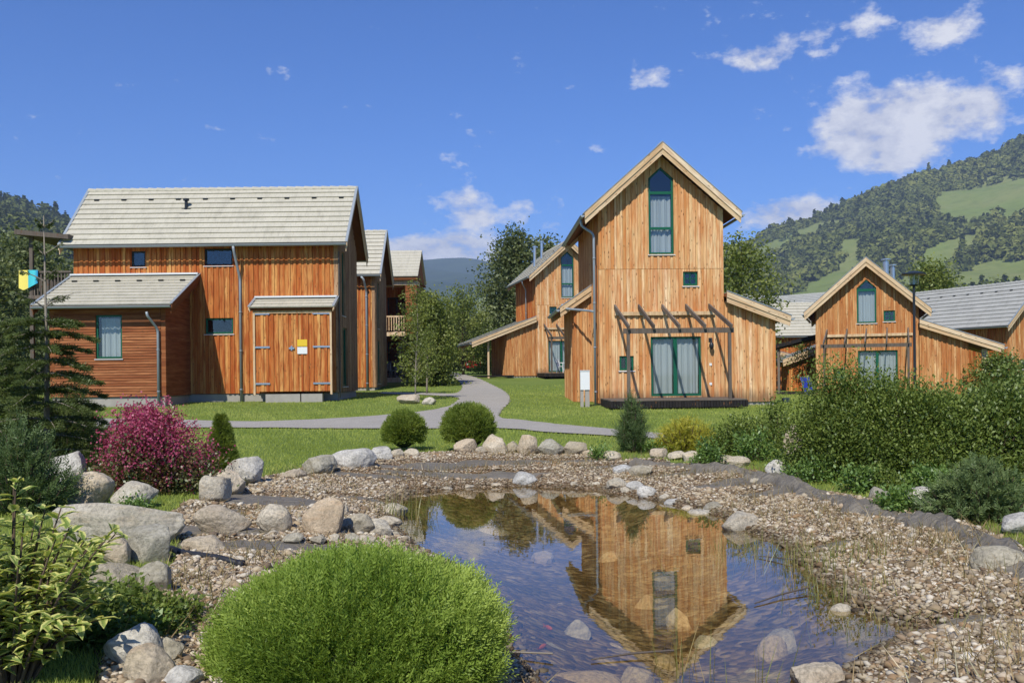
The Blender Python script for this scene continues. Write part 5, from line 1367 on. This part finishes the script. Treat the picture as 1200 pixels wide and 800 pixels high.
# variegated dogwood, long shoots with big drooping leaves
def dogwood():
    r = np.random.default_rng(41); D = 3.9; g = P(12, 800, D); g.z = tz(g.x, g.y)
    t = empty('variegated_shrub', (g.x, g.y, g.z), 0, label='shrub with large yellow edged leaves in the bottom left corner', cat='shrub')
    bb = MB(); Lv = Leaves()
    for k in range(120):
        a = r.uniform(0, 6.28); q = r.uniform(.15, 1); ex = .52*q; H = .84*(1-.35*q)*r.uniform(.3, 1.05)
        E = np.array([math.cos(a)*ex-.12, math.sin(a)*ex*.8+.1, H]); S_ = np.array([E[0]*.2, E[1]*.2, 0])
        pts = [S_*(1-u)+E*u+np.array([0,0,.08*math.sin(u*3)]) for u in np.linspace(0, 1, 6)]
        bb.tube(pts, list(np.linspace(.008, .003, 6)), 5, cap=False); pts = np.array(pts)
        for j in range(9):
            u = .22+.78*j/8; idx = u*5; i0 = min(int(idx), 4); B = pts[i0]*(1-(idx-i0))+pts[i0+1]*(idx-i0)
            for sg in (-1, 1):
                dd = nrm(E-S_)*.45+sg*np.array([-math.sin(a+j*1.6), math.cos(a+j*1.6), 0])*.9+r.normal(size=3)*.25
                Lv.add(np.array([B]), np.array([dd]), r.uniform(.07, .115), r.uniform(.032, .05), r.uniform(), np.array([[0, 0, 1.]])+r.normal(size=(1, 3))*.25)
    bb.build('stems', M_bark, t); Lv.build('foliage', L_dog, t, fold=True)
dogwood()

# ------------------------------------------------------------------ broadleaf trees
def tree(label, x, D, H, R_, mat, n, leaf, seed=0, trunk=None, cl=60, low=.25, name='tree', group=None, shape=1.0, bark=None, tip=.5, dens=.55, cat='tree', px_y=440):
    r = np.random.default_rng(seed); g = P(x, px_y, D); g.z = tz(g.x, g.y)
    t = empty(name, (g.x, g.y, g.z), 0, label=label, cat=cat, group=group)
    mb = MB(); w = trunk or H*.018; tips = []
    lean = r.uniform(-.02, .02, 2)*H
    sp = [np.array([lean[0]*u+.02*H*math.sin(u*5+seed)*u, lean[1]*u, H*.93*u]) for u in np.linspace(0, 1, 9)]
    mb.tube(sp, list(np.linspace(w, w*.12, 9)), 8); Lv = Leaves(); sp = np.array(sp)
    per = n//cl
    for k in range(cl):
        u = low+(1-low)*((k+.5)/cl); a = k*2.4+r.uniform(-.4, .4)
        prof = math.sin(math.pi*min(1, ((u-low)/(1-low))*.86+.14)**shape)**.6
        Rr = R_*prof*r.uniform(.55, 1.12)+.1
        i0 = min(int(u*8*.88), 7); B0 = sp[i0]*(1-(u*8*.88-i0))+sp[i0+1]*(u*8*.88-i0) if u*8*.88-i0 <= 1 else sp[i0+1]
        B0 = np.array([B0[0], B0[1], max(B0[2]-H*.08, H*low*.6)])
        E = np.array([math.cos(a)*Rr+lean[0]*u, math.sin(a)*Rr+lean[1]*u, H*u*.97+r.uniform(-.02, .02)*H])
        mb.tube([B0, (B0+E)/2+np.array([0,0,.02*H]), E], [w*.35*(1.1-u), w*.2*(1.1-u), w*.05], 5, cap=False)
        for q, f in ((.55, .35), (.8, .3), (1.0, .35)):
            C = B0*(1-q)+E*q; m = int(per*f); rad = R_*tip*(.55+.45*q)*r.uniform(.6, 1.1)*.62
            Pn = C+r.normal(size=(m, 3))*rad*np.array([.62, .62, .40])
            Lv.add(Pn, r.normal(size=(m, 3))+np.array([0,0,-.1]), leaf*r.uniform(.6, 1.2, m), leaf*.62, np.clip(.45+.4*math.sin(k*2.1+seed)+r.uniform(-.3, .3, m), 0, 1), np.array([[0,0,1.]])+r.normal(size=(m, 3))*.7)
    mb.build('trunk', bark or M_bark, t, smooth=True); Lv.build('crown', mat, t); return t
GB = 'trees behind the houses'
tree('tall ragged poplar left of the half hidden tall house', 603, 84, 12.9, 3.4, L_tree, 19000, .32, 51, cl=90, low=.10, tip=.6, shape=.8)
tree('second crown of tall grey green tree just right of the ragged poplar', 643, 88, 12.8, 2.3, L_tree, 8000, .34, 52, cl=60, low=.15, tip=.6, shape=.8)
tree('bushy green tree beside the path, right of the young lawn tree', 506, 56, 5.6, 1.4, L_tree2, 15000, .19, 53, cl=90, low=.04, tip=.7, shape=.75)
tree('thin birch with yellowing leaves behind the bushy path tree', 543, 74, 7.0, 2.3, L_tree2, 5200, .22, 54, cl=44, low=.2, tip=.55)
tree('young slender lawn tree with thin bare trunk, beside two boulders', 487, 38.3, 5.0, .75, L_tree2, 2600, .11, 55, cl=40, low=.22, tip=.55, trunk=.035, bark=M_bark2, px_y=465)
tree('short staked sapling on the lawn left of the path', 500, 46, 3.3, .55, L_tree2, 1200, .12, 56, cl=24, low=.35, tip=.6, trunk=.05, bark=M_bark2)
tree('round shrub like tree at the end of the path', 583, 78, 3.6, 2.6, L_tree2, 6500, .24, 57, cl=60, low=.05, tip=.6, name='tree')
tree('dark dense tree filling the gap behind the bushy path tree', 528, 95, 6.8, 3.6, L_tree, 8000, .3, 58, cl=60, low=.05, tip=.65)
tree('dark low tree between the path end and the lean-to', 560, 98, 5.8, 3.8, L_tree, 8000, .3, 59, cl=60, low=.03, tip=.65)
tree('loose leafy tree rising right behind the eaves of the tall house', 868, 58, 9.6, 2.6, L_tree2, 9500, .24, 60, cl=70, low=.2, tip=.6)
tree('rounded tree in front of the hill right of the tall house', 905, 90, 7.4, 3.6, L_tree, 9000, .3, 61, cl=60, low=.1, tip=.65)
tree('feathery grey green tree behind the low gabled house and its lamp', 1093, 82, 10.8, 2.9, L_tree2, 14000, .3, 62, cl=80, low=.05, tip=.6, shape=.8)
tree('broad green tree above the long grey roof at the right', 1186, 95, 9.3, 4.6, L_tree2, 12000, .34, 63, cl=80, low=.1, tip=.6)
tree('leafy young tree under the side awning', 940, 52, 2.9, .6, L_tree2, 1300, .12, 64, cl=36, low=.2, tip=.6, trunk=.04)
tree('bush between the carport post and the far right house', 1172, 44, 1.9, 1.2, L_bush2, 6000, .14, 65, cl=60, low=.02, tip=.65)
tree('large dark tree behind the balcony of the long house', 28, 66, 10.4, 4.6, L_tree, 15000, .32, 66, cl=80, low=.03, tip=.65)
tree('lower dark tree at the left edge behind the balcony', -18, 56, 8.2, 3.6, L_tree, 10000, .3, 67, cl=60, low=.03, tip=.65)
tree('dark tree between the balcony and the long house wall', 62, 78, 9.0, 3.6, L_tree, 9000, .3, 68, cl=60, low=.03, tip=.65)
tree('low dark tree behind the sheds right of the tall house', 925, 105, 6.5, 4.0, L_tree, 8000, .32, 69, cl=60, low=.03, tip=.65)
tree('tree crown filling the gap behind the low gabled house, left of its peak', 955, 125, 8.0, 4.2, L_tree, 8000, .34, 70, cl=60, low=.03, tip=.65)

# ------------------------------------------------------------------ street lamp, chairs, cars
def lamp():
    g = P(1072, 440, 28); t = empty('street_lamp', (g.x, g.y, tz(g.x, g.y)), 0, label='dark street lamp with flat round hat in front of the low gabled house', cat='street lamp')
    mb = MB(); mb.tube([(0,0,-.1),(0,0,.5),(0,0,.52),(0,0,3.72)], [.06,.06,.042,.036], 12); mb.build('pole', M_lamp_dark, t, smooth=False)
    mb = MB(); mb.tube([(0,0,3.72),(0,0,3.76)], [.1,.14], 16); mb.build('collar', M_lamp_dark, t)
    mb = MB(); mb.tube([(0,0,3.761),(0,0,4.05)], [.12,.155], 16, cap=False); mb.build('lamp_glass', glass_mat('lamp_glass', (.8,.85,.85)), t, smooth=True)
    mb = MB(); mb.tube([(0,0,3.762),(0,0,4.04)], [.035,.035], 8); mb.build('bulb', M_white, t)
    mb = MB(); mb.tube([(0,0,4.051),(0,0,4.09),(0,0,4.15),(0,0,4.17)], [.34,.345,.14,.03], 24); mb.build('lamp_hat', M_lamp_dark, t, smooth=False)
lamp()
def chair(label, x, y, z, rz, group=None):
    t = empty('plastic_chair', (x, y, z), R(rz), label=label, cat='chair', group=group)
    s = MB(); s.hexa([(-.22,-.22,.42),(.22,-.22,.42),(.2,.22,.40),(-.2,.22,.40),(-.22,-.22,.45),(.22,-.22,.45),(.2,.22,.43),(-.2,.22,.43)]); s.build('seat', M_white, t)
    for (sx, sy) in ((-1,-1),(1,-1),(1,1),(-1,1)):
        l = MB(); l.tube([(sx*.25, sy*.25, 0), (sx*.2, sy*.19, .419)], [.022,.03], 8); l.build('leg', M_white, t)
    b_ = MB()
    for k in range(5):
        x0 = -.2+k*.087; b_.hexa([(x0,.2,.45),(x0+.055,.2,.45),(x0+.055,.225,.45),(x0,.225,.45),(x0,.29,.84),(x0+.055,.29,.84),(x0+.055,.315,.84),(x0,.315,.84)])
    b_.hexa([(-.22,.285,.841),(.22,.285,.841),(.22,.32,.841),(-.22,.32,.841),(-.2,.3,.90),(.2,.3,.90),(.2,.33,.90),(-.2,.33,.90)]); b_.build('backrest', M_white, t)
    for sx in (-1, 1):
        a = MB(); a.tube([(sx*.25,-.2,.30),(sx*.26,-.22,.64),(sx*.26,.0,.67),(sx*.24,.27,.66)], .022, 8); a.build('armrest', M_white, t)
a11 = R(11)
def loc2(u, w): return h2x+u*math.cos(a11)-w*math.sin(a11), h2y+u*math.sin(a11)+w*math.cos(a11)
cx_, cy_ = loc2(-.75, -1.0)
chair('white plastic armchair on the deck of the half hidden tall house', cx_, cy_, Z2+.29, 60)
chair('left white plastic chair on the ground floor terrace of the balcony block', XC-1.8, 60.7, ZC+.32, 150, 'terrace chairs')
chair('right white plastic chair on the ground floor terrace of the balcony block', XC-1.1, 60.7, ZC+.32, 210, 'terrace chairs')
def car(label, x, y, rz, paint):
    z = tz(x, y); t = empty('parked_car', (x, y, z), R(rz), label=label, cat='car', group='parked cars')
    pm = plain('car_paint', paint, .3, .2, .02, spec=.6)
    prof = [(-2.0,.35),(-2.05,.7),(-1.75,.9),(-1.0,.96),(-.35,1.42),(.9,1.46),(1.7,1.0),(2.0,.9),(2.05,.4)]
    b_ = MB(); hw = .82
    for (p, q) in zip(prof, prof[1:]):
        b_.face([(p[0],-hw*(1 if p[1]<1 else .84),p[1]),(q[0],-hw*(1 if q[1]<1 else .84),q[1]),(q[0],hw*(1 if q[1]<1 else .84),q[1]),(p[0],hw*(1 if p[1]<1 else .84),p[1])])
    for s in (-1, 1): b_.face([(p[0], s*hw*(1 if p[1]<1 else .84), p[1]) for p in (prof if s > 0 else prof[::-1])])
    b_.face([(-2.0,-hw,.35),(-2.0,hw,.35),(2.05,hw,.4),(2.05,-hw,.4)]); b_.build('body', pm, t)
    w = MB()
    for s in (-1, 1): w.face([(-.85, s*(hw*.87+.03), 1.03), (-.3, s*(hw*.84+.012), 1.36), (.85, s*(hw*.84+.012), 1.39), (1.45, s*(hw*.87+.03), 1.06)])
    w.face([(-.98,-.62,.99),(-.98,.62,.99),(-.4,.58,1.40),(-.4,-.58,1.40)]); w.face([(1.72,-.62,1.03),(.96,-.58,1.45),(.96,.58,1.45),(1.72,.62,1.03)]); w.build('windows', M_dark, t)
    for (sx, sy) in ((-1.3,-1),(1.3,-1),(1.3,1),(-1.3,1)):
        k = MB(); k.tube([(sx, sy*.62, .31), (sx, sy*.85, .31)], .31, 18); wh = k.build('wheel', M_black, t)
        k = MB(); k.tube([(sx, sy*.851, .31), (sx, sy*.86, .31)], .19, 12); k.build('rim', M_steel, wh)
    for s in (-1, 1):
        k = MB(); k.box(-2.07, s*.55-.14, .62, -2.02, s*.55+.14, .76); k.build('headlight', M_sill, t)
        k = MB(); k.box(2.03, s*.6-.12, .65, 2.07, s*.6+.12, .85); k.build('tail_light', pm, t)
gc = P(562, 430, 92); car('red car parked beyond the lean-to at the end of the lawn', gc.x, gc.y, 75, lin((150,24,30)))
gc = P(495, 430, 72); car('dark blue car parked behind the young trees left of the path', gc.x, gc.y, 10, lin((26,34,56)))
def beach_chair():
    g = P(952, 452, 44.5); t = empty('folding_chair', (g.x, g.y, .2), R(20), label='blue canvas folding chair under the side awning', cat='chair')
    cl = plain('blue_canvas', lin((34,52,150)), .8); s = MB()
    s.hexa([(-.25,-.3,.35),(.25,-.3,.35),(.25,.25,.25),(-.25,.25,.25),(-.25,-.3,.38),(.25,-.3,.38),(.25,.25,.28),(-.25,.25,.28)]); s.build('seat', cl, t)
    s = MB(); s.hexa([(-.25,.26,.25),(.25,.26,.25),(.25,.28,.25),(-.25,.28,.25),(-.25,.55,.95),(.25,.55,.95),(.25,.57,.95),(-.25,.57,.95)]); s.build('backrest', cl, t)
    for sx in (-.27, .27):
        s = MB(); s.tube([(sx,.5,0),(sx,-.3,.37)], .015, 6); s.tube([(sx,-.3,0),(sx,.26,.27),(sx,.56,.96)], .015, 6); s.build('frame', M_steel, t)
beach_chair()
g = P(921, 469, 36.5); mb = MB(); mb.box(-.13,-.13,0,.13,.13,.2); o = mb.build('concrete_block', M_conc, None, label='pale concrete block on the grass at the corner of the side deck', cat='block'); o.location = (g.x, g.y, tz(g.x, g.y)-.02)

# ------------------------------------------------------------------ grass, reeds, litter
def blades(name, X, Y, Z, h, w, mat, lean=.35, rnd=None, n_seg=1, **kw):
    n = len(X); a = rng.uniform(0, 6.28, n); q = rng.uniform(0, 6.28, n); ln = np.abs(rng.normal(0, lean, n))
    B = np.stack([X, Y, Z], 1); sd = np.stack([np.cos(a), np.sin(a), a*0], 1)*(np.broadcast_to(w, n)/2)[:, None]
    T = B+np.stack([np.cos(q)*ln, np.sin(q)*ln, np.ones(n)], 1)*np.broadcast_to(h, n)[:, None]
    V = np.stack([B-sd, B+sd, T], 1).reshape(-1, 3); Fc = np.arange(3*n).reshape(-1, 3)
    return np_mesh(name, V, Fc, mat, rnd=rng.uniform(size=n) if rnd is None else rnd, **kw)
def lawn_grass():
    N = 720000; Y = 3.4+(rng.uniform(0, 1, N)**1.5)*52; X = rng.uniform(-.72, .72, N)*Y
    ok = (poly_sdf(X, Y, RING) > rng.uniform(-.12, .08, N)) & (poly_sdf(X, Y, PATH) > rng.uniform(-.10, .03, N))
    # keep clear of the house footprints
    ok &= ~((np.abs(X-5.4) < 2.3) & (Y > S1) & (Y < S1+7)) & ~((X > -18) & (X < -7.2) & (Y > 39) & (Y < 43.5)) & ~((X < -13.4) & (X > -17.7) & (Y > 36.2) & (Y < 43)) & ~((X > 7) & (X < 9.6) & (Y > S1) & (Y < S1+5))
    ok &= rng.uniform(size=N) < np.clip(1.1-Y/70, .2, 1)
    X, Y = X[ok], Y[ok]; sc = .5+Y/26
    n = len(X); h = .045*rng.uniform(.5, 1.35, n)*(.7+.3*sc); w = .010*sc**1.1
    r = np.clip(.45+.4*wob(X, Y, .35)+.3*wob(X+9, Y*.6, 1.4)+rng.uniform(-.3, .35, n), 0, 1)
    blades('grass', X, Y, terr(X, Y)-.005, h, w, L_grass, .5, r, kind='stuff')
lawn_grass()
def tufts():
    X = []; Y = []; H = []; r2 = np.random.default_rng(5)
    spots = [(x, y, .5, .16, 90) for (x, y) in [(905,556),(890,566),(930,600),(960,612),(1000,625),(1050,640),(1100,650),(1140,668),(1165,690),(870,560),(820,556),(760,562),(600,532),(620,536),(500,556),(540,552),(470,560),(1180,720),(350,560),(300,606),(250,640),(190,690),(150,725),(230,720),(190,745),(175,690),(1190,760),(1150,790),(620,545),(700,552),(880,590),(1020,650),(740,538),(660,545),(300,665),(110,690),(1165,640),(1120,640),(980,600)]]
    for (x, y, rad, hh, n) in spots:
        g = G(x, y); q = r2.normal(size=(n, 2))*rad*np.array([.55, .35]); X += list(g.x+q[:, 0]); Y += list(g.y+q[:, 1]); H += list(hh*r2.uniform(.4, 1.1, n))
    X, Y, H = map(np.array, (X, Y, H)); ok = (poly_sdf(X, Y, POND) > -.1)
    X, Y, H = X[ok], Y[ok], H[ok]
    blades('dry_grass', X, Y, gz(X, Y), H, .008, L_dry, .9, kind='stuff')
    # litter straws over the gravel
    N = 20000; X = rng.uniform(-7, 9, N); Y = rng.uniform(3.8, 15, N); ok = (poly_sdf(X, Y, RING) < 0) & (poly_sdf(X, Y, POND) > -.1) & (np.abs(X) < .6*Y) & (wob(X, Y, 1.4)+rng.uniform(-.4, .4, N) > 0)
    X, Y = X[ok], Y[ok]; blades('plant_litter', X, Y, gz(X, Y)+.02, .045, .012, L_dry, 2.6, kind='stuff')
tufts()
def reeds():
    k = 0
    defs = [(474,603,.32,.40,120,'reed clump growing among cobbles at the left waterline'), (878,640,.35,.22,120,'grassy reed clump right of the big smooth waterline boulder'), (925,655,.4,.25,150,'green reed clump along the right shore of the pond'),
            (975,668,.45,.28,190,'tallest brown green reed clump on the right shore'), (1000,700,.4,.22,160,'reed clump at the right shore above the round stone'), (1040,735,.35,.12,110,'low water grass at the right tip of the pond'),
            (805,772,.16,.30,26,'sparse reed stalks standing in water near the white stone'), (872,795,.2,.33,16,'few upright reed stalks in water right of the mirrored roof'), (700,565,.3,.1,50,'short water grass at the far shore'), (830,600,.5,.08,110,'short water grass between the flat stones')]
    for (x, y, rad, h, n, lb) in defs:
        n = int(n*.7)
        g = flat(x, y, 0); q = rng.normal(size=(n, 2))*rad*np.array([.55, .5]); X = g[0]+q[:, 0]; Y = g[1]+q[:, 1]
        Z = np.maximum(terr(X, Y), -.25)
        blades('reed_clump', X, Y, Z, (h*.75*rng.uniform(.5, 1.1, n)-np.minimum(Z, 0)), .010, L_reed, .28, label=lb, cat='reeds', group='reed clumps in the pond')
    for (a, b_, lb) in [((884,709),(948,693),'pale dry cane floating on the water near the right shore'), ((693,775),(790,768),'thin bent cane floating near the mirrored roof peak'), ((890,653),(930,660),'short dry cane floating at the foot of the right reeds'), ((560,768),(648,772),'dark twig floating right of the bright green bush')]:
        p, q = flat(*a), flat(*b_); mb = MB(); mid = ((p[0]+q[0])/2, (p[1]+q[1])/2+.03, .02)
        mb.tube([(p[0],p[1],.012), mid, (q[0],q[1],.03)], [.004,.006,.005], 6); mb.build('dry_cane', M_bark2 if 'dark' in lb else W_grey, None, label=lb, cat='cane')
reeds()
def goldfish():
    for (x, y, lb) in [(636,757,'orange goldfish by the submerged slab'), (643,735,'faint reddish fish in the middle of the water')]:
        g = flat(x, y, -.04); V, Fc = ICO[3]; V2 = V*np.array([.011,.04,.014]); V2[:, 0] *= (1-.5*np.clip(V[:, 1], 0, 1)); 
        tail = np.array([(0,.036,0),(0,.07,.015),(0,.058,0),(0,.07,-.015)]); 
        o = np_mesh('goldfish', np.concatenate([V2, tail]), np.concatenate([Fc, [[len(V2), len(V2)+1, len(V2)+2], [len(V2), len(V2)+2, len(V2)+3]]]), plain('fish_skin', lin((186,92,20)), .5), label=lb, cat='fish', smooth=True)
        o.location = (g[0], g[1], -.04); o.rotation_euler = (0, 0, .5 if x > 640 else 2.6)
goldfish()

# ------------------------------------------------------------------ hills
def interp_px(pts):
    xs_, ys_ = zip(*pts); return lambda x: np.interp(x, xs_, ys_)
def hill(name, prof, x0, x1, D0, D1, n=120, m=60, mat=None, z0=3.0, pw=1.15, rough=1.0, back=1.25, crest=None):
    f = interp_px(prof); px = np.linspace(x0, x1, n); t = np.linspace(0, 1.25, m)
    PX, T = np.meshgrid(px, t); DD = D0+(D1-D0)*T
    U = (PX-600)/F; top = (YH-.011*(PX-600)-f(PX))/F*(D1 if crest is None else crest(PX)) + CZ
    Z = z0-4*(T < .01)+(top-z0)*np.where(T <= 1, np.clip(T, 0, 1)**pw, 1-(T-1)*back)
    X = U*DD
    nz_ = rough*D1*.010*(np.sin(X/D1*23+T*7)*np.cos(T*9+X/D1*11)+.5*np.sin(X/D1*61+T*23))*np.clip(T, 0, 1)*np.clip((1-T)*4, 0, 1)
    Z = Z+nz_
    i, j = np.meshgrid(np.arange(n-1), np.arange(m-1)); b = (j*n+i).ravel()
    o = np_mesh(name, np.stack([X.ravel(), DD.ravel(), Z.ravel()], 1), np.stack([b, b+1, b+1+n, b+n], 1), mat, smooth=True, kind='structure')
    def sample(p, tt):
        # bilinear on the very same grid, so that whatever is planted touches it
        gx = np.clip((p-x0)/(x1-x0)*(n-1), 0, n-1.001); gy = np.clip(tt/1.25*(m-1), 0, m-1.001)
        i0 = gx.astype(int); j0 = gy.astype(int); fx = gx-i0; fy = gy-j0
        def b2(A): return (A[j0, i0]*(1-fx)+A[j0, i0+1]*fx)*(1-fy)+(A[j0+1, i0]*(1-fx)+A[j0+1, i0+1]*fx)*fy
        return b2(X), b2(DD), b2(Z)
    return o, sample
def meadow_mat(name, a, b_, c):
    m = Mat(name); o = m.obj(); n1 = m.noise(o, .006, 5, .6); n2 = m.noise(o, .05, 5, .65)
    col = m.mix(m.ramp(n1, [(.4,(0,0,0)),(.6,(1,1,1))]), a, b_); col = m.mix(m.math('MULTIPLY', m.ramp(n2, [(.45,(0,0,0)),(.7,(1,1,1))]), .6), col, c)
    return m.bsdf(col, .95, n2, .3, 1.0, spec=.05)
M_meadow = meadow_mat('hill_meadow', (.17,.215,.06), (.21,.23,.08), (.12,.15,.045))
M_farhill = meadow_mat('mountain_forest', (.035,.055,.025), (.05,.075,.03), (.022,.038,.018))
hr, hs_ = hill('hill', [(640,350),(700,340),(800,317),(860,295),(880,287),(910,271),(950,261),(1000,239),(1040,221),(1080,206),(1110,200),(1150,188),(1180,175),(1200,166),(1300,118),(1500,58)], 560, 1650, 480, 2200, 150, 110, M_meadow, z0=1.5, pw=1.7)
hl, hsl = hill('hill', [(-400,180),(-100,205),(0,237),(30,240),(60,249),(80,262),(120,284),(160,300),(260,330),(420,372)], -500, 480, 400, 1500, 110, 40, M_farhill, z0=2.0, pw=1.0)
hm_, _s = hill('mountain', [(200,372),(320,345),(420,322),(460,311),(490,305),(520,302.5),(545,302),(560,304),(580,309),(620,318),(700,338),(800,352),(950,380)], 100, 1000, 1600, 6200, 130, 50, M_farhill, z0=2.0, pw=1.0, rough=1.8)

# wood on the hills: many crowns, no one counts them
MEADOWS = [  # (polygon in photo bearings/heights) open pastures on the right hill
    [(1098,232),(1140,222),(1215,205),(1215,248),(1180,245),(1150,262),(1120,262),(1096,250)],
    [(884,292),(905,284),(930,279),(924,288),(905,299),(886,301)], [(936,272),(960,262),(980,260),(955,276),(938,281)],
    [(980,286),(1008,279),(1008,297),(986,301)], [(1085,300),(1108,282),(1140,275),(1152,279),(1140,294),(1120,300),(1112,318),(1085,330)],
    [(1108,330),(1140,312),(1175,306),(1215,312),(1215,345),(1150,345),(1100,348)], [(900,356),(945,338),(975,318),(998,300),(1012,306),(1000,330),(975,352),(960,368),(905,368)],
    [(1050,330),(1075,312),(1088,318),(1070,345),(1052,348)], [(1180,252),(1196,256),(1180,262)]]
def wood(name, sample, x0, x1, N, smin, smax, seed, meadows=(), tlo=.02, thi=1.03, sub=1, conif=.25, mat=L_far, tp_=2.0):
    r = np.random.default_rng(seed); px = r.uniform(x0, x1, N); tt = r.uniform(0, 1, N)**tp_*(thi-tlo)+tlo
    X, Y, Z = sample(px, tt); py = YH-.011*(px-600)-(Z-CZ)*F/Y; ppx = px+(437-py)*-.011
    keep = np.ones(N, bool)
    for pl_ in meadows:
        sd = poly_sdf(ppx, py, np.array(pl_)); keep &= ~(sd < r.uniform(-1.0, 7.0, N))
    # scattered clearings
    cl = np.sin(X*.016+Y*.007+1)*np.sin(Y*.012-X*.006)+.5*np.sin(X*.035+Y*.023)
    keep &= ~((cl > .80) & (len(meadows) > 0))
    bush_ = (np.sin(X*.045+Y*.031)*np.sin(Y*.05-X*.027+1)+r.uniform(-.6, .6, N)) ; keep &= (bush_ > -.75)
    X, Y, Z = X[keep], Y[keep], Z[keep]; n = len(X); K = sub
    s = np.clip(r.lognormal(math.log((smin+smax)/2), .28, n), smin*.6, smax*1.3); con = r.uniform(size=n) < conif
    rx = np.where(con, s*.40, s*.74)*r.uniform(.8, 1.25, n); rz = np.where(con, s*1.0, s*.66)*r.uniform(.85, 1.2, n)
    d = nrm(r.normal(size=(n, K, 3))); d[..., 2] = np.abs(d[..., 2])*1.25-.35
    taper = np.where(con[:, None], np.clip(1-.75*(d[..., 2]*.5+.5), .06, 1), 1.0)
    q = r.uniform(.72, 1.08, (n, K))
    C = np.stack([d[..., 0]*rx[:, None]*taper*q+X[:, None], d[..., 1]*rx[:, None]*taper*q+Y[:, None], d[..., 2]*rz[:, None]*q+(Z+rz*.7)[:, None]], -1).reshape(-1, 3)
    nn = nrm(d.reshape(-1, 3)+r.normal(size=(n*K, 3))*.55+np.array([0,0,.2])); t1 = nrm(np.cross(nn, r.normal(size=(n*K, 3)))); t2 = np.cross(nn, t1)
    sz = np.repeat(s*.26, K)[:, None]*r.uniform(.6, 1.3, (n*K, 1))
    V = np.stack([C-t1*sz, C-t2*sz*.8, C+t1*sz, C+t2*sz*.8], 1).reshape(-1, 3); Fc = np.arange(4*n*K).reshape(-1, 4)
    stand = np.sin(X*.011+Y*.006)*np.sin(Y*.009-X*.004+2)
    base = np.clip(np.where(con, r.uniform(0, .3, n), r.uniform(.15, .85, n))+.25*stand, 0, 1)
    rn = np.clip(np.repeat(base, K)+r.uniform(-.1, .1, n*K), 0, 1)
    return np_mesh(name, V, Fc, mat, rnd=rn, smooth=False, kind='stuff')
wood('hillside_wood', hs_, 610, 1340, 36000, 7.0, 13.0, 91, MEADOWS, tlo=.03, sub=50, conif=.12, tp_=1.05)
wood('left_hill_wood', hsl, -260, 330, 9000, 7, 11, 92, (), tlo=.1, sub=30, conif=.5)

# ------------------------------------------------------------------ air
def haze():
    m = Mat('haze'); v = m.n('VolumePrincipled', {'Color': (.58,.74,1.0), 'Density': 1.15e-4, 'Anisotropy': .0})
    m.t.links.new(v.outputs[0], m.out.inputs['Volume'])
    mb = MB(); mb.box(-9000, -1500, -12, 9000, 9500, 860); mb.build('haze', m.m, None, kind='stuff')
haze()
